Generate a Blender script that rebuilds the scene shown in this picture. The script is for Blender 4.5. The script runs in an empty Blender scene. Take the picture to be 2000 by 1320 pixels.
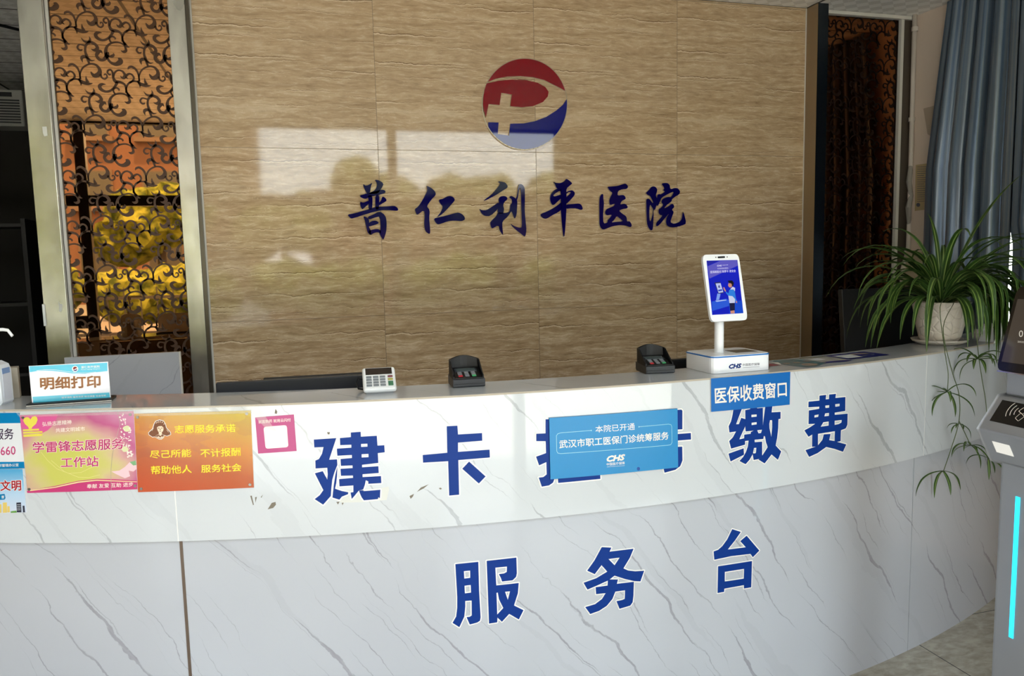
import bpy, bmesh, math, random
from mathutils import Vector, Matrix
from mathutils.geometry import tessellate_polygon
SC = bpy.context.scene; COL = SC.collection
def R_(d): return math.radians(d)

# ---------------------------------------------------------------- camera
YAW, PITCH, ROLL = .28026656, .106945528, -.0223496871
CAM = Vector((-.44431605, -3.80452860, 1.62)); FPX = 1500.0
_cy, _sy, _cp, _sp = math.cos(YAW), math.sin(YAW), math.cos(PITCH), math.sin(PITCH)
FW = Vector((_sy*_cp, _cy*_cp, -_sp)); _r = Vector((_cy, -_sy, 0)); _u = _r.cross(FW)
RT = _r*math.cos(ROLL) + _u*math.sin(ROLL); UP = -_r*math.sin(ROLL) + _u*math.cos(ROLL)
cd = bpy.data.cameras.new('camera'); cam = bpy.data.objects.new('camera', cd); COL.objects.link(cam)
cd.sensor_width = 36; cd.lens = FPX/2000*36; cd.clip_start = .02; cd.clip_end = 400
M = Matrix.Identity(4)
for i in range(3): M[i][0], M[i][1], M[i][2], M[i][3] = RT[i], UP[i], -FW[i], CAM[i]
cam.matrix_world = M; SC.camera = cam
# ---------------------------------------------------------------- light, exposure
SC.view_settings.view_transform = 'Standard'; SC.view_settings.look = 'None'
SC.view_settings.gamma = 1; SC.view_settings.use_curve_mapping = False
SC.view_settings.exposure = 0.17
SC.cycles.max_bounces = 10; SC.cycles.diffuse_bounces = 6; SC.cycles.glossy_bounces = 5
SC.cycles.sample_clamp_indirect = 12; SC.cycles.caustics_reflective = False
W = bpy.data.worlds.new('sky'); SC.world = W; W.use_nodes = True
nt = W.node_tree; nt.nodes.clear()
wo = nt.nodes.new('ShaderNodeOutputWorld'); bg = nt.nodes.new('ShaderNodeBackground')
wg = nt.nodes.new('ShaderNodeTexCoord'); ws = nt.nodes.new('ShaderNodeSeparateXYZ'); wr = nt.nodes.new('ShaderNodeValToRGB')
nt.links.new(wg.outputs['Generated'], ws.inputs[0]); nt.links.new(ws.outputs['Z'], wr.inputs[0])
wr.color_ramp.elements[0].position = 0; wr.color_ramp.elements[0].color = (1, .98, .95, 1)
wr.color_ramp.elements[1].position = .6; wr.color_ramp.elements[1].color = (.78, .87, 1, 1)
nt.links.new(wr.outputs[0], bg.inputs[0]); bg.inputs[1].default_value = 9.0
nt.links.new(bg.outputs[0], wo.inputs[0])
sl = bpy.data.lights.new('sun', 'SUN'); sl.energy = 19; sl.angle = R_(1); sl.color = (1, .94, .84)
so = bpy.data.objects.new('sun', sl); COL.objects.link(so); so.rotation_euler = (R_(-20), R_(6), 0); so.location = (0, 5, 20)
pl = bpy.data.lights.new('daylight_portal', 'AREA'); pl.shape = 'RECTANGLE'; pl.size = 6.2; pl.size_y = 3.0
po = bpy.data.objects.new('daylight_portal', pl); COL.objects.link(po); po.location = (-.6, -4.40, 1.45)
po.rotation_euler = (R_(90), 0, 0); pl.cycles.is_portal = True

# ---------------------------------------------------------------- measuring: pixel of the photo -> point on a real surface
def ray(x, y): return FW + RT*((x-1000)/FPX) + UP*((660-y)/FPX)
def on_y(x, y, Y):
    d = ray(x, y); return CAM + d*((Y-CAM.y)/d.y)
def on_z(x, y, Zv):
    d = ray(x, y); return CAM + d*((Zv-CAM.z)/d.z)
def on_x(x, y, X):
    d = ray(x, y); return CAM + d*((X-CAM.x)/d.x)
AX, AY, AR = .570, 3.680, 5.245       # centre and radius of the bowed counter
class Arc:
    step = .035
    def __init__(s, R): s.R = R
    def inv(s, px):
        d = ray(*px); ox, oy = CAM.x-AX, CAM.y-AY
        a = d.x*d.x+d.y*d.y; b = 2*(ox*d.x+oy*d.y); c = ox*ox+oy*oy-s.R**2
        q = b*b-4*a*c
        t = (-b+math.sqrt(max(q, 0)))/(2*a)
        t1 = (-b-math.sqrt(max(q, 0)))/(2*a)
        t = t1 if t1 > 0 else t
        p = CAM+d*t
        return (s.R*math.atan2(p.x-AX, AY-p.y), p.z)
    def fwd(s, a, b, off=0):
        th = a/s.R; r = s.R+off
        return Vector((AX+r*math.sin(th), AY-r*math.cos(th), b))
class Flat:
    step = None
    def __init__(s, o, u, v):
        s.o = Vector(o); s.u = Vector(u).normalized(); v = Vector(v); s.n = s.u.cross(v).normalized(); s.v = s.n.cross(s.u)
        if (CAM-s.o).dot(s.n) < 0: s.n = -s.n
    def inv(s, px):
        d = ray(*px); p = CAM+d*((s.o-CAM).dot(s.n)/d.dot(s.n))-s.o
        return (p.dot(s.u), p.dot(s.v))
    def fwd(s, a, b, off=0): return s.o+s.u*a+s.v*b+s.n*off
def zoomed(x0, y0, k): return lambda pts: [(x0+x/k, y0+y/k) for x, y in pts]

# ---------------------------------------------------------------- materials
def lin(c): return tuple((x/12.92 if x <= .04045 else ((x+.055)/1.055)**2.4) for x in (v/255 for v in c))
_mc = {}
def mat(name, rgb=(200, 200, 200), rough=.5, metal=0, spec=.5, emit=None, es=1, coat=0, alpha=1):
    if name in _mc: return _mc[name]
    m = bpy.data.materials.new(name); m.use_nodes = True; b = m.node_tree.nodes['Principled BSDF']
    b.inputs['Base Color'].default_value = (*lin(rgb), 1); b.inputs['Roughness'].default_value = rough
    b.inputs['Metallic'].default_value = metal; b.inputs['Specular IOR Level'].default_value = spec
    b.inputs['Coat Weight'].default_value = coat; b.inputs['Coat Roughness'].default_value = .03
    if emit: b.inputs['Emission Color'].default_value = (*lin(emit), 1); b.inputs['Emission Strength'].default_value = es
    if alpha < 1: b.inputs['Alpha'].default_value = alpha
    _mc[name] = m; return m
class N:
    def __init__(s, m): s.t = m.node_tree; s.b = s.t.nodes['Principled BSDF']
    def n(s, ty, **k):
        x = s.t.nodes.new('ShaderNode'+ty)
        for a, v in k.items(): setattr(x, a, v)
        return x
    def l(s, a, b): s.t.links.new(a, b)
    def math(s, op, a, b=None, c=None):
        x = s.n('Math', operation=op)
        for i, v in enumerate((a, b, c)):
            if v is None: continue
            if isinstance(v, (int, float)): x.inputs[i].default_value = v
            else: s.l(v, x.inputs[i])
        return x.outputs[0]
    def noise(s, vec, scale, detail=4, rough=.5, dist=0):
        x = s.n('TexNoise'); s.l(vec, x.inputs['Vector']); x.inputs['Scale'].default_value = scale
        x.inputs['Detail'].default_value = detail; x.inputs['Roughness'].default_value = rough; x.inputs['Distortion'].default_value = dist
        return x.outputs['Fac']
    def ramp(s, f, stops):
        x = s.n('ValToRGB'); s.l(f, x.inputs[0]); e = x.color_ramp.elements
        while len(e) < len(stops): e.new(.5)
        for i, (p, c) in enumerate(stops): e[i].position = p; e[i].color = (*lin(c), 1) if isinstance(c, tuple) else (c, c, c, 1)
        return x.outputs[0]
    def mix(s, f, a, b, mode='MIX'):
        x = s.n('MixRGB', blend_type=mode)
        for i, v in zip((0, 1, 2), (f, a, b)):
            if isinstance(v, (int, float)): x.inputs[i].default_value = v
            elif isinstance(v, tuple): x.inputs[i].default_value = (*lin(v), 1)
            else: s.l(v, x.inputs[i])
        return x.outputs[0]
    def comb(s, x, y, z):
        c = s.n('CombineXYZ')
        for i, v in enumerate((x, y, z)):
            if isinstance(v, (int, float)): c.inputs[i].default_value = v
            else: s.l(v, c.inputs[i])
        return c.outputs[0]
    def sep(s, v):
        c = s.n('SeparateXYZ'); s.l(v, c.inputs[0]); return c.outputs
    def coord(s, w='Object'): return s.n('TexCoord').outputs[w]

def travertine():
    m = mat('travertine_tile', rough=.06, spec=.5); g = N(m); x, y, z = g.sep(g.coord())
    # the print of the stone repeats on every 0.8 m tile of a course, shifted from course to course
    fx = g.math('FRACT', g.math('DIVIDE', g.math('ADD', x, 8.0), .8))
    tz = g.math('DIVIDE', g.math('ADD', z, 8.0-2.141+.8*0), .8)
    row = g.math('FLOOR', tz); fz = g.math('FRACT', tz)
    vx = g.math('ADD', g.math('MULTIPLY', fx, .8), g.math('MULTIPLY', row, 3.7)); vz = g.math('MULTIPLY', fz, .8)
    v = g.comb(vx, 0, vz)
    w = g.noise(g.comb(g.math('MULTIPLY', vx, 3), row, g.math('MULTIPLY', vz, 5)), 1.6, 3)
    vz2 = g.math('ADD', vz, g.math('MULTIPLY', g.math('SUBTRACT', w, .5), .055))
    s = g.comb(g.math('MULTIPLY', vx, 1.3), row, g.math('MULTIPLY', vz2, 16))
    n1 = g.noise(s, 1.6, 7, .62, .25)
    base = g.ramp(n1, [(.30, (146, 121, 93)), (.44, (176, 151, 120)), (.56, (194, 170, 139)), (.66, (216, 196, 167))])
    n2 = g.noise(g.comb(g.math('MULTIPLY', vx, 9), row, g.math('MULTIPLY', vz2, 55)), 1.4, 6, .7)
    base = g.mix(.5, base, g.ramp(n2, [(.34, (140, 112, 80)), (.48, (186, 158, 122)), (.56, (198, 172, 138)), (.66, (232, 214, 184))]))
    # drawn-out wavy hair lines, each with a pale edge
    def cen(x, k): return g.math('MULTIPLY', g.math('SUBTRACT', x, .5), k)
    def rnd(x, y, z):
        w_ = g.n('TexWhiteNoise'); g.l(g.comb(x, y, z), w_.inputs['Vector']); return w_.outputs['Value']
    wob = g.math('ADD', cen(g.noise(g.comb(vx, row, g.math('MULTIPLY', vz, .6)), 7, 4, .6), .045), cen(g.noise(g.comb(vx, row, vz), 45, 3, .6), .010))
    def lines(rh, seg, wmax, thr, zz):
        aa = g.math('DIVIDE', g.math('ADD', g.math('ADD', vz, wob), 4.0+zz), rh); ri = g.math('FLOOR', aa); fa = g.math('FRACT', aa)
        bb = g.math('ADD', g.math('DIVIDE', vx, seg), g.math('MULTIPLY', rnd(ri, row, zz), 7)); ci = g.math('FLOOR', bb); fb = g.math('FRACT', bb)
        r1, r2 = rnd(ri, ci, zz+1.3), rnd(ri, ci, zz+5.1)
        dd = g.math('MULTIPLY', g.math('SUBTRACT', g.math('SUBTRACT', fa, .25), g.math('MULTIPLY', r1, .5)), rh)
        pr = g.math('MULTIPLY', g.math('POWER', g.math('SINE', g.math('MULTIPLY', fb, math.pi)), .5), g.math('MULTIPLY', g.math('GREATER_THAN', r2, thr), wmax))
        dk_ = g.n('MapRange'); g.l(g.math('SUBTRACT', pr, g.math('ABSOLUTE', dd)), dk_.inputs[0]); dk_.inputs[1].default_value = 0; dk_.inputs[2].default_value = wmax*.8
        lt_ = g.n('MapRange'); g.l(g.math('SUBTRACT', g.math('MULTIPLY', pr, 1.4), g.math('ABSOLUTE', g.math('ADD', dd, wmax*2.0))), lt_.inputs[0]); lt_.inputs[1].default_value = 0; lt_.inputs[2].default_value = wmax*1.2
        return dk_.outputs[0], lt_.outputs[0]
    for rh, seg, wm, thr, zz, kd, kl in ((.16, .62, .0026, .2, 0.0, .9, .75), (.075, .33, .0016, .35, 2.3, .7, .6), (.05, .14, .0010, .45, 6.1, .4, .35)):
        d_, l_ = lines(rh, seg, wm, thr, zz)
        base = g.mix(g.math('MULTIPLY', l_, kl), base, (232, 214, 182)); base = g.mix(g.math('MULTIPLY', d_, kd), base, (112, 84, 56))
    sp = g.noise(g.comb(g.math('MULTIPLY', vx, 40), row, g.math('MULTIPLY', vz, 55)), 1.6, 3, .7)
    spm = g.math('MULTIPLY', g.math('GREATER_THAN', sp, .62), g.math('GREATER_THAN', n1, .5))
    base = g.mix(g.math('MULTIPLY', spm, .35), base, (222, 205, 176))
    # joints
    jx = g.math('GREATER_THAN', g.math('ABSOLUTE', g.math('SUBTRACT', fx, .5)), .4983)
    jz = g.math('GREATER_THAN', g.math('ABSOLUTE', g.math('SUBTRACT', fz, .5)), .4983)
    j = g.math('MAXIMUM', jx, jz)
    base = g.mix(g.math('MULTIPLY', j, .65), base, (84, 68, 50))
    g.l(base, g.b.inputs['Base Color']); g.l(g.math('ADD', g.math('MULTIPLY', j, .5), .045), g.b.inputs['Roughness'])
    bp = g.n('Bump'); bp.inputs['Strength'].default_value = .012; bp.inputs['Distance'].default_value = .01
    g.l(g.noise(g.coord(), 3.0, 2), bp.inputs['Height']); g.l(bp.outputs[0], g.b.inputs['Normal'])
    return m
def marble(name, base=(224, 229, 234), vein=(150, 150, 158), rough=.07, ph=0.0, dens=1.0, slope=1.0, vs=.62):
    """white stone with separate drawn-out diagonal veins running down to the right"""
    m = mat(name, rough=rough, spec=.5); g = N(m); u, v, _ = g.sep(g.coord('UV'))
    a0 = g.math('ADD', g.math('MULTIPLY', u, .78*slope), g.math('MULTIPLY', v, .62)); b0 = g.math('SUBTRACT', g.math('MULTIPLY', v, .78), g.math('MULTIPLY', u, .62*slope))
    def cen(x, k): return g.math('MULTIPLY', g.math('SUBTRACT', x, .5), k)
    wob = g.math('ADD', cen(g.noise(g.comb(a0, b0, ph+2), 2.6, 3, .5), .16), g.math('ADD', cen(g.noise(g.comb(a0, b0, ph+5), 13, 3, .6), .022), cen(g.noise(g.comb(a0, b0, ph+7), 60, 3, .6), .007)))
    grain = g.noise(g.comb(g.math('MULTIPLY', a0, 70), g.math('MULTIPLY', b0, 8), ph), 1.5, 4, .7)
    def rnd(x, y, z):
        w = g.n('TexWhiteNoise'); g.l(g.comb(x, y, z), w.inputs['Vector']); return w.outputs['Value']
    def layer(row, seg, wmax, thr, z, bias):
        aa = g.math('DIVIDE', g.math('ADD', g.math('ADD', a0, wob), 20.0+z), row); ri = g.math('FLOOR', aa); fa = g.math('FRACT', aa)
        bb = g.math('ADD', g.math('DIVIDE', g.math('ADD', b0, 20.0), seg), g.math('MULTIPLY', rnd(ri, 1.7, ph+z), 9)); ci = g.math('FLOOR', bb); fb = g.math('FRACT', bb)
        r1, r2 = rnd(ri, ci, ph+z+3.1), rnd(ri, ci, ph+z+8.3)
        d = g.math('MULTIPLY', g.math('ABSOLUTE', g.math('SUBTRACT', g.math('SUBTRACT', fa, .3), g.math('MULTIPLY', r1, .4))), row)
        prof = g.math('POWER', g.math('SINE', g.math('MULTIPLY', fb, math.pi)), .8)
        wd = g.math('MULTIPLY', g.math('MULTIPLY', prof, g.math('MULTIPLY', g.math('MAXIMUM', g.math('SUBTRACT', r2, thr), 0.0), wmax/(1-thr))), g.math('ADD', grain, bias))
        k = g.n('MapRange'); g.l(g.math('SUBTRACT', wd, d), k.inputs[0]); k.inputs[1].default_value = 0; k.inputs[2].default_value = .0016
        k.inputs[3].default_value = 0; k.inputs[4].default_value = 1
        return g.math('MULTIPLY', k.outputs[0], g.math('MINIMUM', g.math('ADD', grain, .25), 1.0))
    f = g.math('MAXIMUM', g.math('MULTIPLY', layer(.15/dens, .62, .016, .25, 0.0, .0), .9), g.math('MULTIPLY', layer(.075/dens, .30, .0045, .35, 4.7, .1), .75))
    soft = layer(.24/dens, .8, .05, .3, 9.2, .1)
    bc = g.mix(.5, base, g.ramp(g.noise(g.coord('UV'), 1.2, 2), [(.35, base), (.65, tuple(max(0, c-12) for c in base))]))
    bc = g.mix(g.math('MULTIPLY', soft, .08), bc, vein); bc = g.mix(g.math('MULTIPLY', g.math('MINIMUM', f, .85), vs), bc, vein)
    g.l(bc, g.b.inputs['Base Color']); return m

TRAV = travertine()
MB_UP = marble('marble_band', (206, 210, 214), (132, 134, 142), .05, 1.3, .9)
MB_LO = marble('marble_panel', (188, 191, 198), (122, 116, 124), .09, 5.1, 1.35, vs=.72)
MB_TOP = marble('marble_top', (186, 189, 193), (130, 131, 134), .07, 8.2, .6)
STEEL = mat('brushed_steel', (178, 176, 168), .22, 1); g = N(STEEL)
x, y, z = g.sep(g.coord()); g.l(g.ramp(g.noise(g.comb(g.math('MULTIPLY', x, 6), y, g.math('MULTIPLY', z, 2)), 2, 5), [(.3, (168, 166, 158)), (.7, (205, 203, 194))]), g.b.inputs['Base Color'])
g.l(g.math('ADD', g.math('MULTIPLY', g.noise(g.coord(), 7, 4), .2), .14), g.b.inputs['Roughness'])
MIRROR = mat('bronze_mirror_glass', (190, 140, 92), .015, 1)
MIRROR_D = mat('shaded_bronze_mirror_glass', (150, 96, 60), .05, 1)  # same glass as the left panel, its dark surroundings put into the tint
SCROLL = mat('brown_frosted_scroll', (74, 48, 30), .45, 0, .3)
SCROLL_D = mat('shaded_brown_frosted_scroll', (34, 20, 13), .5, 0, .1)  # darker copy of the scroll, shade put into its colour
WHITE = mat('white_plastic', (236, 238, 240), .3); BLACK = mat('black_plastic', (16, 17, 20), .5, spec=.35)
BLACK2 = mat('charcoal_plastic', (38, 40, 46), .38); DARKM = mat('dark_metal', (30, 28, 27), .35, .6)
BLUEL = mat('blue_vinyl', (3, 50, 130), .45, spec=.2); VWHITE = mat('vinyl_white', (240, 238, 232), .4)
NAVY = mat('navy_acrylic', (6, 2, 74), .05, 0, .3); RED = mat('red_acrylic', (128, 2, 16), .03, 0, .35); NAVY2 = mat('blue_acrylic', (8, 12, 112), .03, 0, .4)
EDGE = mat('acrylic_edge', (190, 176, 150), .25, .3)
TORN = mat('torn_paper', (214, 214, 208), .8); PLASTER = mat('plaster', (222, 204, 188), .8); CEIL = mat('ceiling_tile', rough=.6)
g = N(CEIL); x, y, z = g.sep(g.coord())
def _fr(v, d): return g.math('FRACT', g.math('DIVIDE', g.math('ADD', v, 30.0), d))
jj = g.math('MAXIMUM', g.math('GREATER_THAN', g.math('ABSOLUTE', g.math('SUBTRACT', _fr(x, 1.2), .5)), .492), g.math('GREATER_THAN', g.math('ABSOLUTE', g.math('SUBTRACT', _fr(y, .3), .5)), .478))
ch = g.n('TexChecker'); g.l(g.comb(g.math('ADD', x, y), g.math('SUBTRACT', x, y), 0), ch.inputs[0]); ch.inputs['Scale'].default_value = 12
ch.inputs['Color1'].default_value = (*lin((236, 233, 228)), 1); ch.inputs['Color2'].default_value = (*lin((216, 212, 206)), 1)
g.l(g.mix(jj, ch.outputs[0], (60, 56, 52)), g.b.inputs['Base Color'])
FLOOR = mat('floor_tile', rough=.16); g = N(FLOOR); x, y, z = g.sep(g.coord())
n = g.noise(g.comb(g.math('MULTIPLY', x, 5), g.math('MULTIPLY', y, 9), 0), 3, 6, .6, .4)
jj = g.math('MAXIMUM', g.math('GREATER_THAN', g.math('ABSOLUTE', g.math('SUBTRACT', _fr(x, .8), .5)), .4975), g.math('GREATER_THAN', g.math('ABSOLUTE', g.math('SUBTRACT', _fr(y, .8), .5)), .4975))
g.l(g.mix(jj, g.ramp(n, [(.35, (150, 143, 128)), (.65, (182, 176, 160))]), (52, 48, 44)), g.b.inputs['Base Color'])

# ---------------------------------------------------------------- mesh building
def tag(o, label=None, cat=None, group=None, kind=None):
    for k, v in (('label', label), ('category', cat), ('group', group), ('kind', kind)):
        if v: o[k] = v
    return o
def empty(name, loc=(0, 0, 0), rz=0, label=None, cat=None, group=None):
    o = bpy.data.objects.new(name, None); COL.objects.link(o); o.location = loc; o.rotation_euler = (0, 0, rz); o.empty_display_size = .05
    return tag(o, label, cat, group)
class MB:
    """collects faces with materials and uv, builds ONE mesh"""
    def __init__(s): s.v = []; s.f = []; s.m = []; s.uv = []; s.mats = []
    def mi(s, m):
        if m not in s.mats: s.mats.append(m)
        return s.mats.index(m)
    def raw(s, vs, fs, m, uvs=None):
        b = len(s.v); s.v += [Vector(p) for p in vs]; k = s.mi(m)
        for f in fs:
            s.f.append([b+i for i in f]); s.m.append(k); s.uv.append([uvs[i] for i in f] if uvs else [(0, 0)]*len(f))
        return s
    def box(s, a, b, m, rot=None, at=None):
        (x0, y0, z0), (x1, y1, z1) = a, b
        P = [Vector(p) for p in ((x0, y0, z0), (x1, y0, z0), (x1, y1, z0), (x0, y1, z0), (x0, y0, z1), (x1, y0, z1), (x1, y1, z1), (x0, y1, z1))]
        if rot is not None: P = [rot @ p for p in P]
        if at is not None: P = [p+Vector(at) for p in P]
        return s.raw(P, [(3, 2, 1, 0), (4, 5, 6, 7), (0, 1, 5, 4), (1, 2, 6, 5), (2, 3, 7, 6), (3, 0, 4, 7)], m)
    def tube(s, pts, r, m, n=10, caps=True):
        pts = [Vector(p) for p in pts]; rs = r if isinstance(r, (list, tuple)) else [r]*len(pts); V = []; up = None
        for i, p in enumerate(pts):
            t = (pts[min(i+1, len(pts)-1)]-pts[max(i-1, 0)]).normalized()
            if up is None: up = Vector((0, 0, 1)) if abs(t.z) < .9 else Vector((1, 0, 0))
            a = t.cross(up).normalized(); up = a.cross(t).normalized()
            V += [p+(a*math.cos(2*math.pi*k/n)+up*math.sin(2*math.pi*k/n))*rs[i] for k in range(n)]
        F = [(i*n+k, i*n+(k+1) % n, (i+1)*n+(k+1) % n, (i+1)*n+k) for i in range(len(pts)-1) for k in range(n)]
        if caps: F += [tuple(range(n))[::-1], tuple((len(pts)-1)*n+k for k in range(n))]
        return s.raw(V, F, m)
    def lathe(s, prof, m, c=(0, 0, 0), n=32, fn=None):
        V = []
        for r, z in prof:
            for k in range(n):
                a = 2*math.pi*k/n; rr = r if fn is None else fn(r, z, a)
                V.append((c[0]+rr*math.cos(a), c[1]+rr*math.sin(a), c[2]+z))
        F = [(i*n+k, i*n+(k+1) % n, (i+1)*n+(k+1) % n, (i+1)*n+k) for i in range(len(prof)-1) for k in range(n)]
        F += [tuple(range(n))[::-1], tuple((len(prof)-1)*n+k for k in range(n))]
        return s.raw(V, F, m)
    def prism(s, poly, w0, w1, m, axes='xz', rot=None, at=None):
        """extrude a 2D polygon; axes name its plane, w0..w1 the third axis"""
        def P(a, b, w):
            v = {'xz': (a, w, b), 'yz': (w, a, b), 'xy': (a, b, w)}[axes]; v = Vector(v)
            if rot is not None: v = rot @ v
            return v+Vector(at) if at is not None else v
        n = len(poly); V = [P(a, b, w0) for a, b in poly]+[P(a, b, w1) for a, b in poly]
        tri = tessellate_polygon([[Vector((a, b, 0)) for a, b in poly]])
        F = [tuple(t) for t in tri]+[tuple(n+i for i in t)[::-1] for t in tri]+[(i, (i+1) % n, n+(i+1) % n, n+i) for i in range(n)]
        return s.raw(V, F, m)
    # --- sheets on a surface; loops are in the surface's own 2D metres
    def sheet(s, surf, loops, m, off, uvf=None, side=None, depth=0):
        allp = [Vector((a, b, 0)) for L in loops for a, b in L]
        tri = tessellate_polygon([[Vector((a, b, 0)) for a, b in L] for L in loops])
        bm = bmesh.new(); vs = [bm.verts.new(p) for p in allp]
        for t in tri:
            try: bm.faces.new([vs[i] for i in t])
            except ValueError: pass
        if surf.step:
            lo, hi = min(p.x for p in allp), max(p.x for p in allp); c = lo+surf.step
            while c < hi:
                bmesh.ops.bisect_plane(bm, geom=bm.verts[:]+bm.edges[:]+bm.faces[:], plane_co=(c, 0, 0), plane_no=(1, 0, 0)); c += surf.step
        bm.verts.index_update()
        P2 = [(v.co.x, v.co.y) for v in bm.verts]; F = [tuple(v.index for v in f.verts) for f in bm.faces]; bm.free()
        uvs = [uvf(a, b) if uvf else (a, b) for a, b in P2]
        V = [surf.fwd(a, b, off) for a, b in P2]
        FF = []
        for f in F:    # face outward
            n = (V[f[1]]-V[f[0]]).cross(V[f[2]]-V[f[0]]); c = surf.fwd(*P2[f[0]], off+.01)-V[f[0]]
            FF.append(f if n.dot(c) > 0 else f[::-1])
        s.raw(V, FF, m, uvs)
        if side is not None:
            for L in loops:
                n = len(L); V = [surf.fwd(a, b, off) for a, b in L]+[surf.fwd(a, b, off-depth) for a, b in L]
                s.raw(V, [(i, (i+1) % n, n+(i+1) % n, n+i) for i in range(n)], side)
        return s
    def rim(s, surf, loops, w, m, off):
        """a band of half width w along the loops, with round corners"""
        for L in loops:
            n = len(L)
            for i in range(n):
                (ax, ay), (bx, by) = L[i], L[(i+1) % n]; dx, dy = bx-ax, by-ay; l = math.hypot(dx, dy)
                if l > 1e-6:
                    k = max(1, int(l/.04)) if surf.step else 1
                    for q in range(k):
                        x0, y0, x1, y1 = ax+dx*q/k, ay+dy*q/k, ax+dx*(q+1)/k, ay+dy*(q+1)/k
                        nx, ny = -dy/l*w, dx/l*w
                        s._q(surf, [(x0+nx, y0+ny), (x0-nx, y0-ny), (x1-nx, y1-ny), (x1+nx, y1+ny)], m, off)
                s._q(surf, [(ax+w*math.cos(t*math.pi/4), ay+w*math.sin(t*math.pi/4)) for t in range(8)], m, off)
        return s
    def _q(s, surf, pts, m, off):
        V = [surf.fwd(a, b, off) for a, b in pts]; n = (V[1]-V[0]).cross(V[2]-V[0]); c = surf.fwd(*pts[0], off+.01)-V[0]
        f = tuple(range(len(pts))); s.raw(V, [f if n.dot(c) > 0 else f[::-1]], m)
    def line(s, surf, pts, w, m, off, closed=False):
        n = len(pts)
        for i in range(n if closed else n-1):
            (ax, ay), (bx, by) = pts[i], pts[(i+1) % n]; l = math.hypot(bx-ax, by-ay) or 1e-9; nx, ny = -(by-ay)/l*w/2, (bx-ax)/l*w/2
            k = max(1, int(l/.05)) if surf.step else 1
            for q in range(k):
                x0, y0, x1, y1 = ax+(bx-ax)*q/k, ay+(by-ay)*q/k, ax+(bx-ax)*(q+1)/k, ay+(by-ay)*(q+1)/k
                s._q(surf, [(x0+nx, y0+ny), (x0-nx, y0-ny), (x1-nx, y1-ny), (x1+nx, y1+ny)], m, off)
            s._q(surf, [(bx+w/2*math.cos(t*math.pi/4), by+w/2*math.sin(t*math.pi/4)) for t in range(8)], m, off)
        return s
    def text(s, surf, txt, lb, rb, lt, m, off, bold=0, outline=None, ow=0, shear=0):
        """set a line of writing so that its ink box runs lb -> rb and lb -> lt (pixels of the photo, measured on the surface)"""
        V, F, E = glyphs(txt)
        A, B, C = surf.inv(lb), surf.inv(rb), surf.inv(lt)
        x0, x1 = min(p[0] for p in V), max(p[0] for p in V); y0, y1 = min(p[1] for p in V), max(p[1] for p in V)
        def T(p):
            u, v = (p[0]-x0)/(x1-x0), (p[1]-y0)/(y1-y0); u += shear*(v-.5)
            return (A[0]+(B[0]-A[0])*u+(C[0]-A[0])*v, A[1]+(B[1]-A[1])*u+(C[1]-A[1])*v)
        P = [T(p) for p in V]
        em = math.hypot(C[0]-A[0], C[1]-A[1])/(y1-y0); hw = bold*em
        for wid, mm_, oo in ([(ow+hw, outline, off-.0003)] if outline else [])+([(hw, m, off)] if bold else []):
            for a, b in E:
                (ax, ay), (bx, by) = P[a], P[b]; l = math.hypot(bx-ax, by-ay) or 1e-9; nx, ny = -(by-ay)/l*wid, (bx-ax)/l*wid; ex, ey = (bx-ax)/l*wid*.7, (by-ay)/l*wid*.7
                s._q(surf, [(ax+nx-ex, ay+ny-ey), (ax-nx-ex, ay-ny-ey), (bx-nx+ex, by-ny+ey), (bx+nx+ex, by+ny+ey)], mm_, oo)
            # plus filling under the ink itself
        VV = [surf.fwd(a, b, off) for a, b in P]; c = surf.fwd(*P[0], off+.01)-VV[0]
        FF = []
        for f in F:
            n = (VV[f[1]]-VV[f[0]]).cross(VV[f[2]]-VV[f[0]]); FF.append(f if n.dot(c) > 0 else f[::-1])
        return s.raw(VV, FF, m)
    def build(s, name, parent=None, bevel=0, seg=2, smooth=False, **tags):
        me = bpy.data.meshes.new(name); pts = s.v; o = bpy.data.objects.new(name, me); COL.objects.link(o)
        if parent is None and not tags.get('keep'):
            c = Vector([(min(p[i] for p in pts)+max(p[i] for p in pts))/2 for i in range(3)]) if pts else Vector(); c.z = min(p.z for p in pts)
            if tags.pop('origin', None) == 'world': c = Vector()
            o.location = c; pts = [p-c for p in pts]
        tags.pop('keep', None); tags.pop('origin', None)
        me.from_pydata(pts, [], s.f)
        for m in s.mats: me.materials.append(m)
        me.polygons.foreach_set('material_index', s.m)
        ul = me.uv_layers.new(name='UVMap'); flat = [c for f in s.uv for p in f for c in p]
        if len(flat) == 2*len(me.loops): ul.data.foreach_set('uv', flat)
        if smooth: me.polygons.foreach_set('use_smooth', [True]*len(me.polygons))
        me.update()
        if bevel:
            b = o.modifiers.new('bevel', 'BEVEL'); b.width = bevel; b.segments = seg; b.limit_method = 'ANGLE'; b.angle_limit = R_(35); b.harden_normals = False
        if parent is not None: o.parent = parent
        tag(o, **tags); return o
_gc = {}
def glyphs(txt, bold=0):
    k = (txt, bold)
    if k in _gc: return _gc[k]
    cu = bpy.data.curves.new('t', 'FONT'); cu.body = txt; cu.size = 1; cu.offset = bold; cu.resolution_u = 2
    o = bpy.data.objects.new('t', cu); COL.objects.link(o)
    dg = bpy.context.evaluated_depsgraph_get(); dg.update(); me = bpy.data.meshes.new_from_object(o.evaluated_get(dg))
    V = [(v.co.x, v.co.y) for v in me.vertices]; F = [tuple(p.vertices) for p in me.polygons]; cnt = {}
    for p in me.polygons:
        for e in p.edge_keys: cnt[e] = cnt.get(e, 0)+1
    E = [e for e, c in cnt.items() if c == 1]
    bpy.data.objects.remove(o); bpy.data.curves.remove(cu); bpy.data.meshes.remove(me)
    _gc[k] = (V, F, E); return _gc[k]
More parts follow.
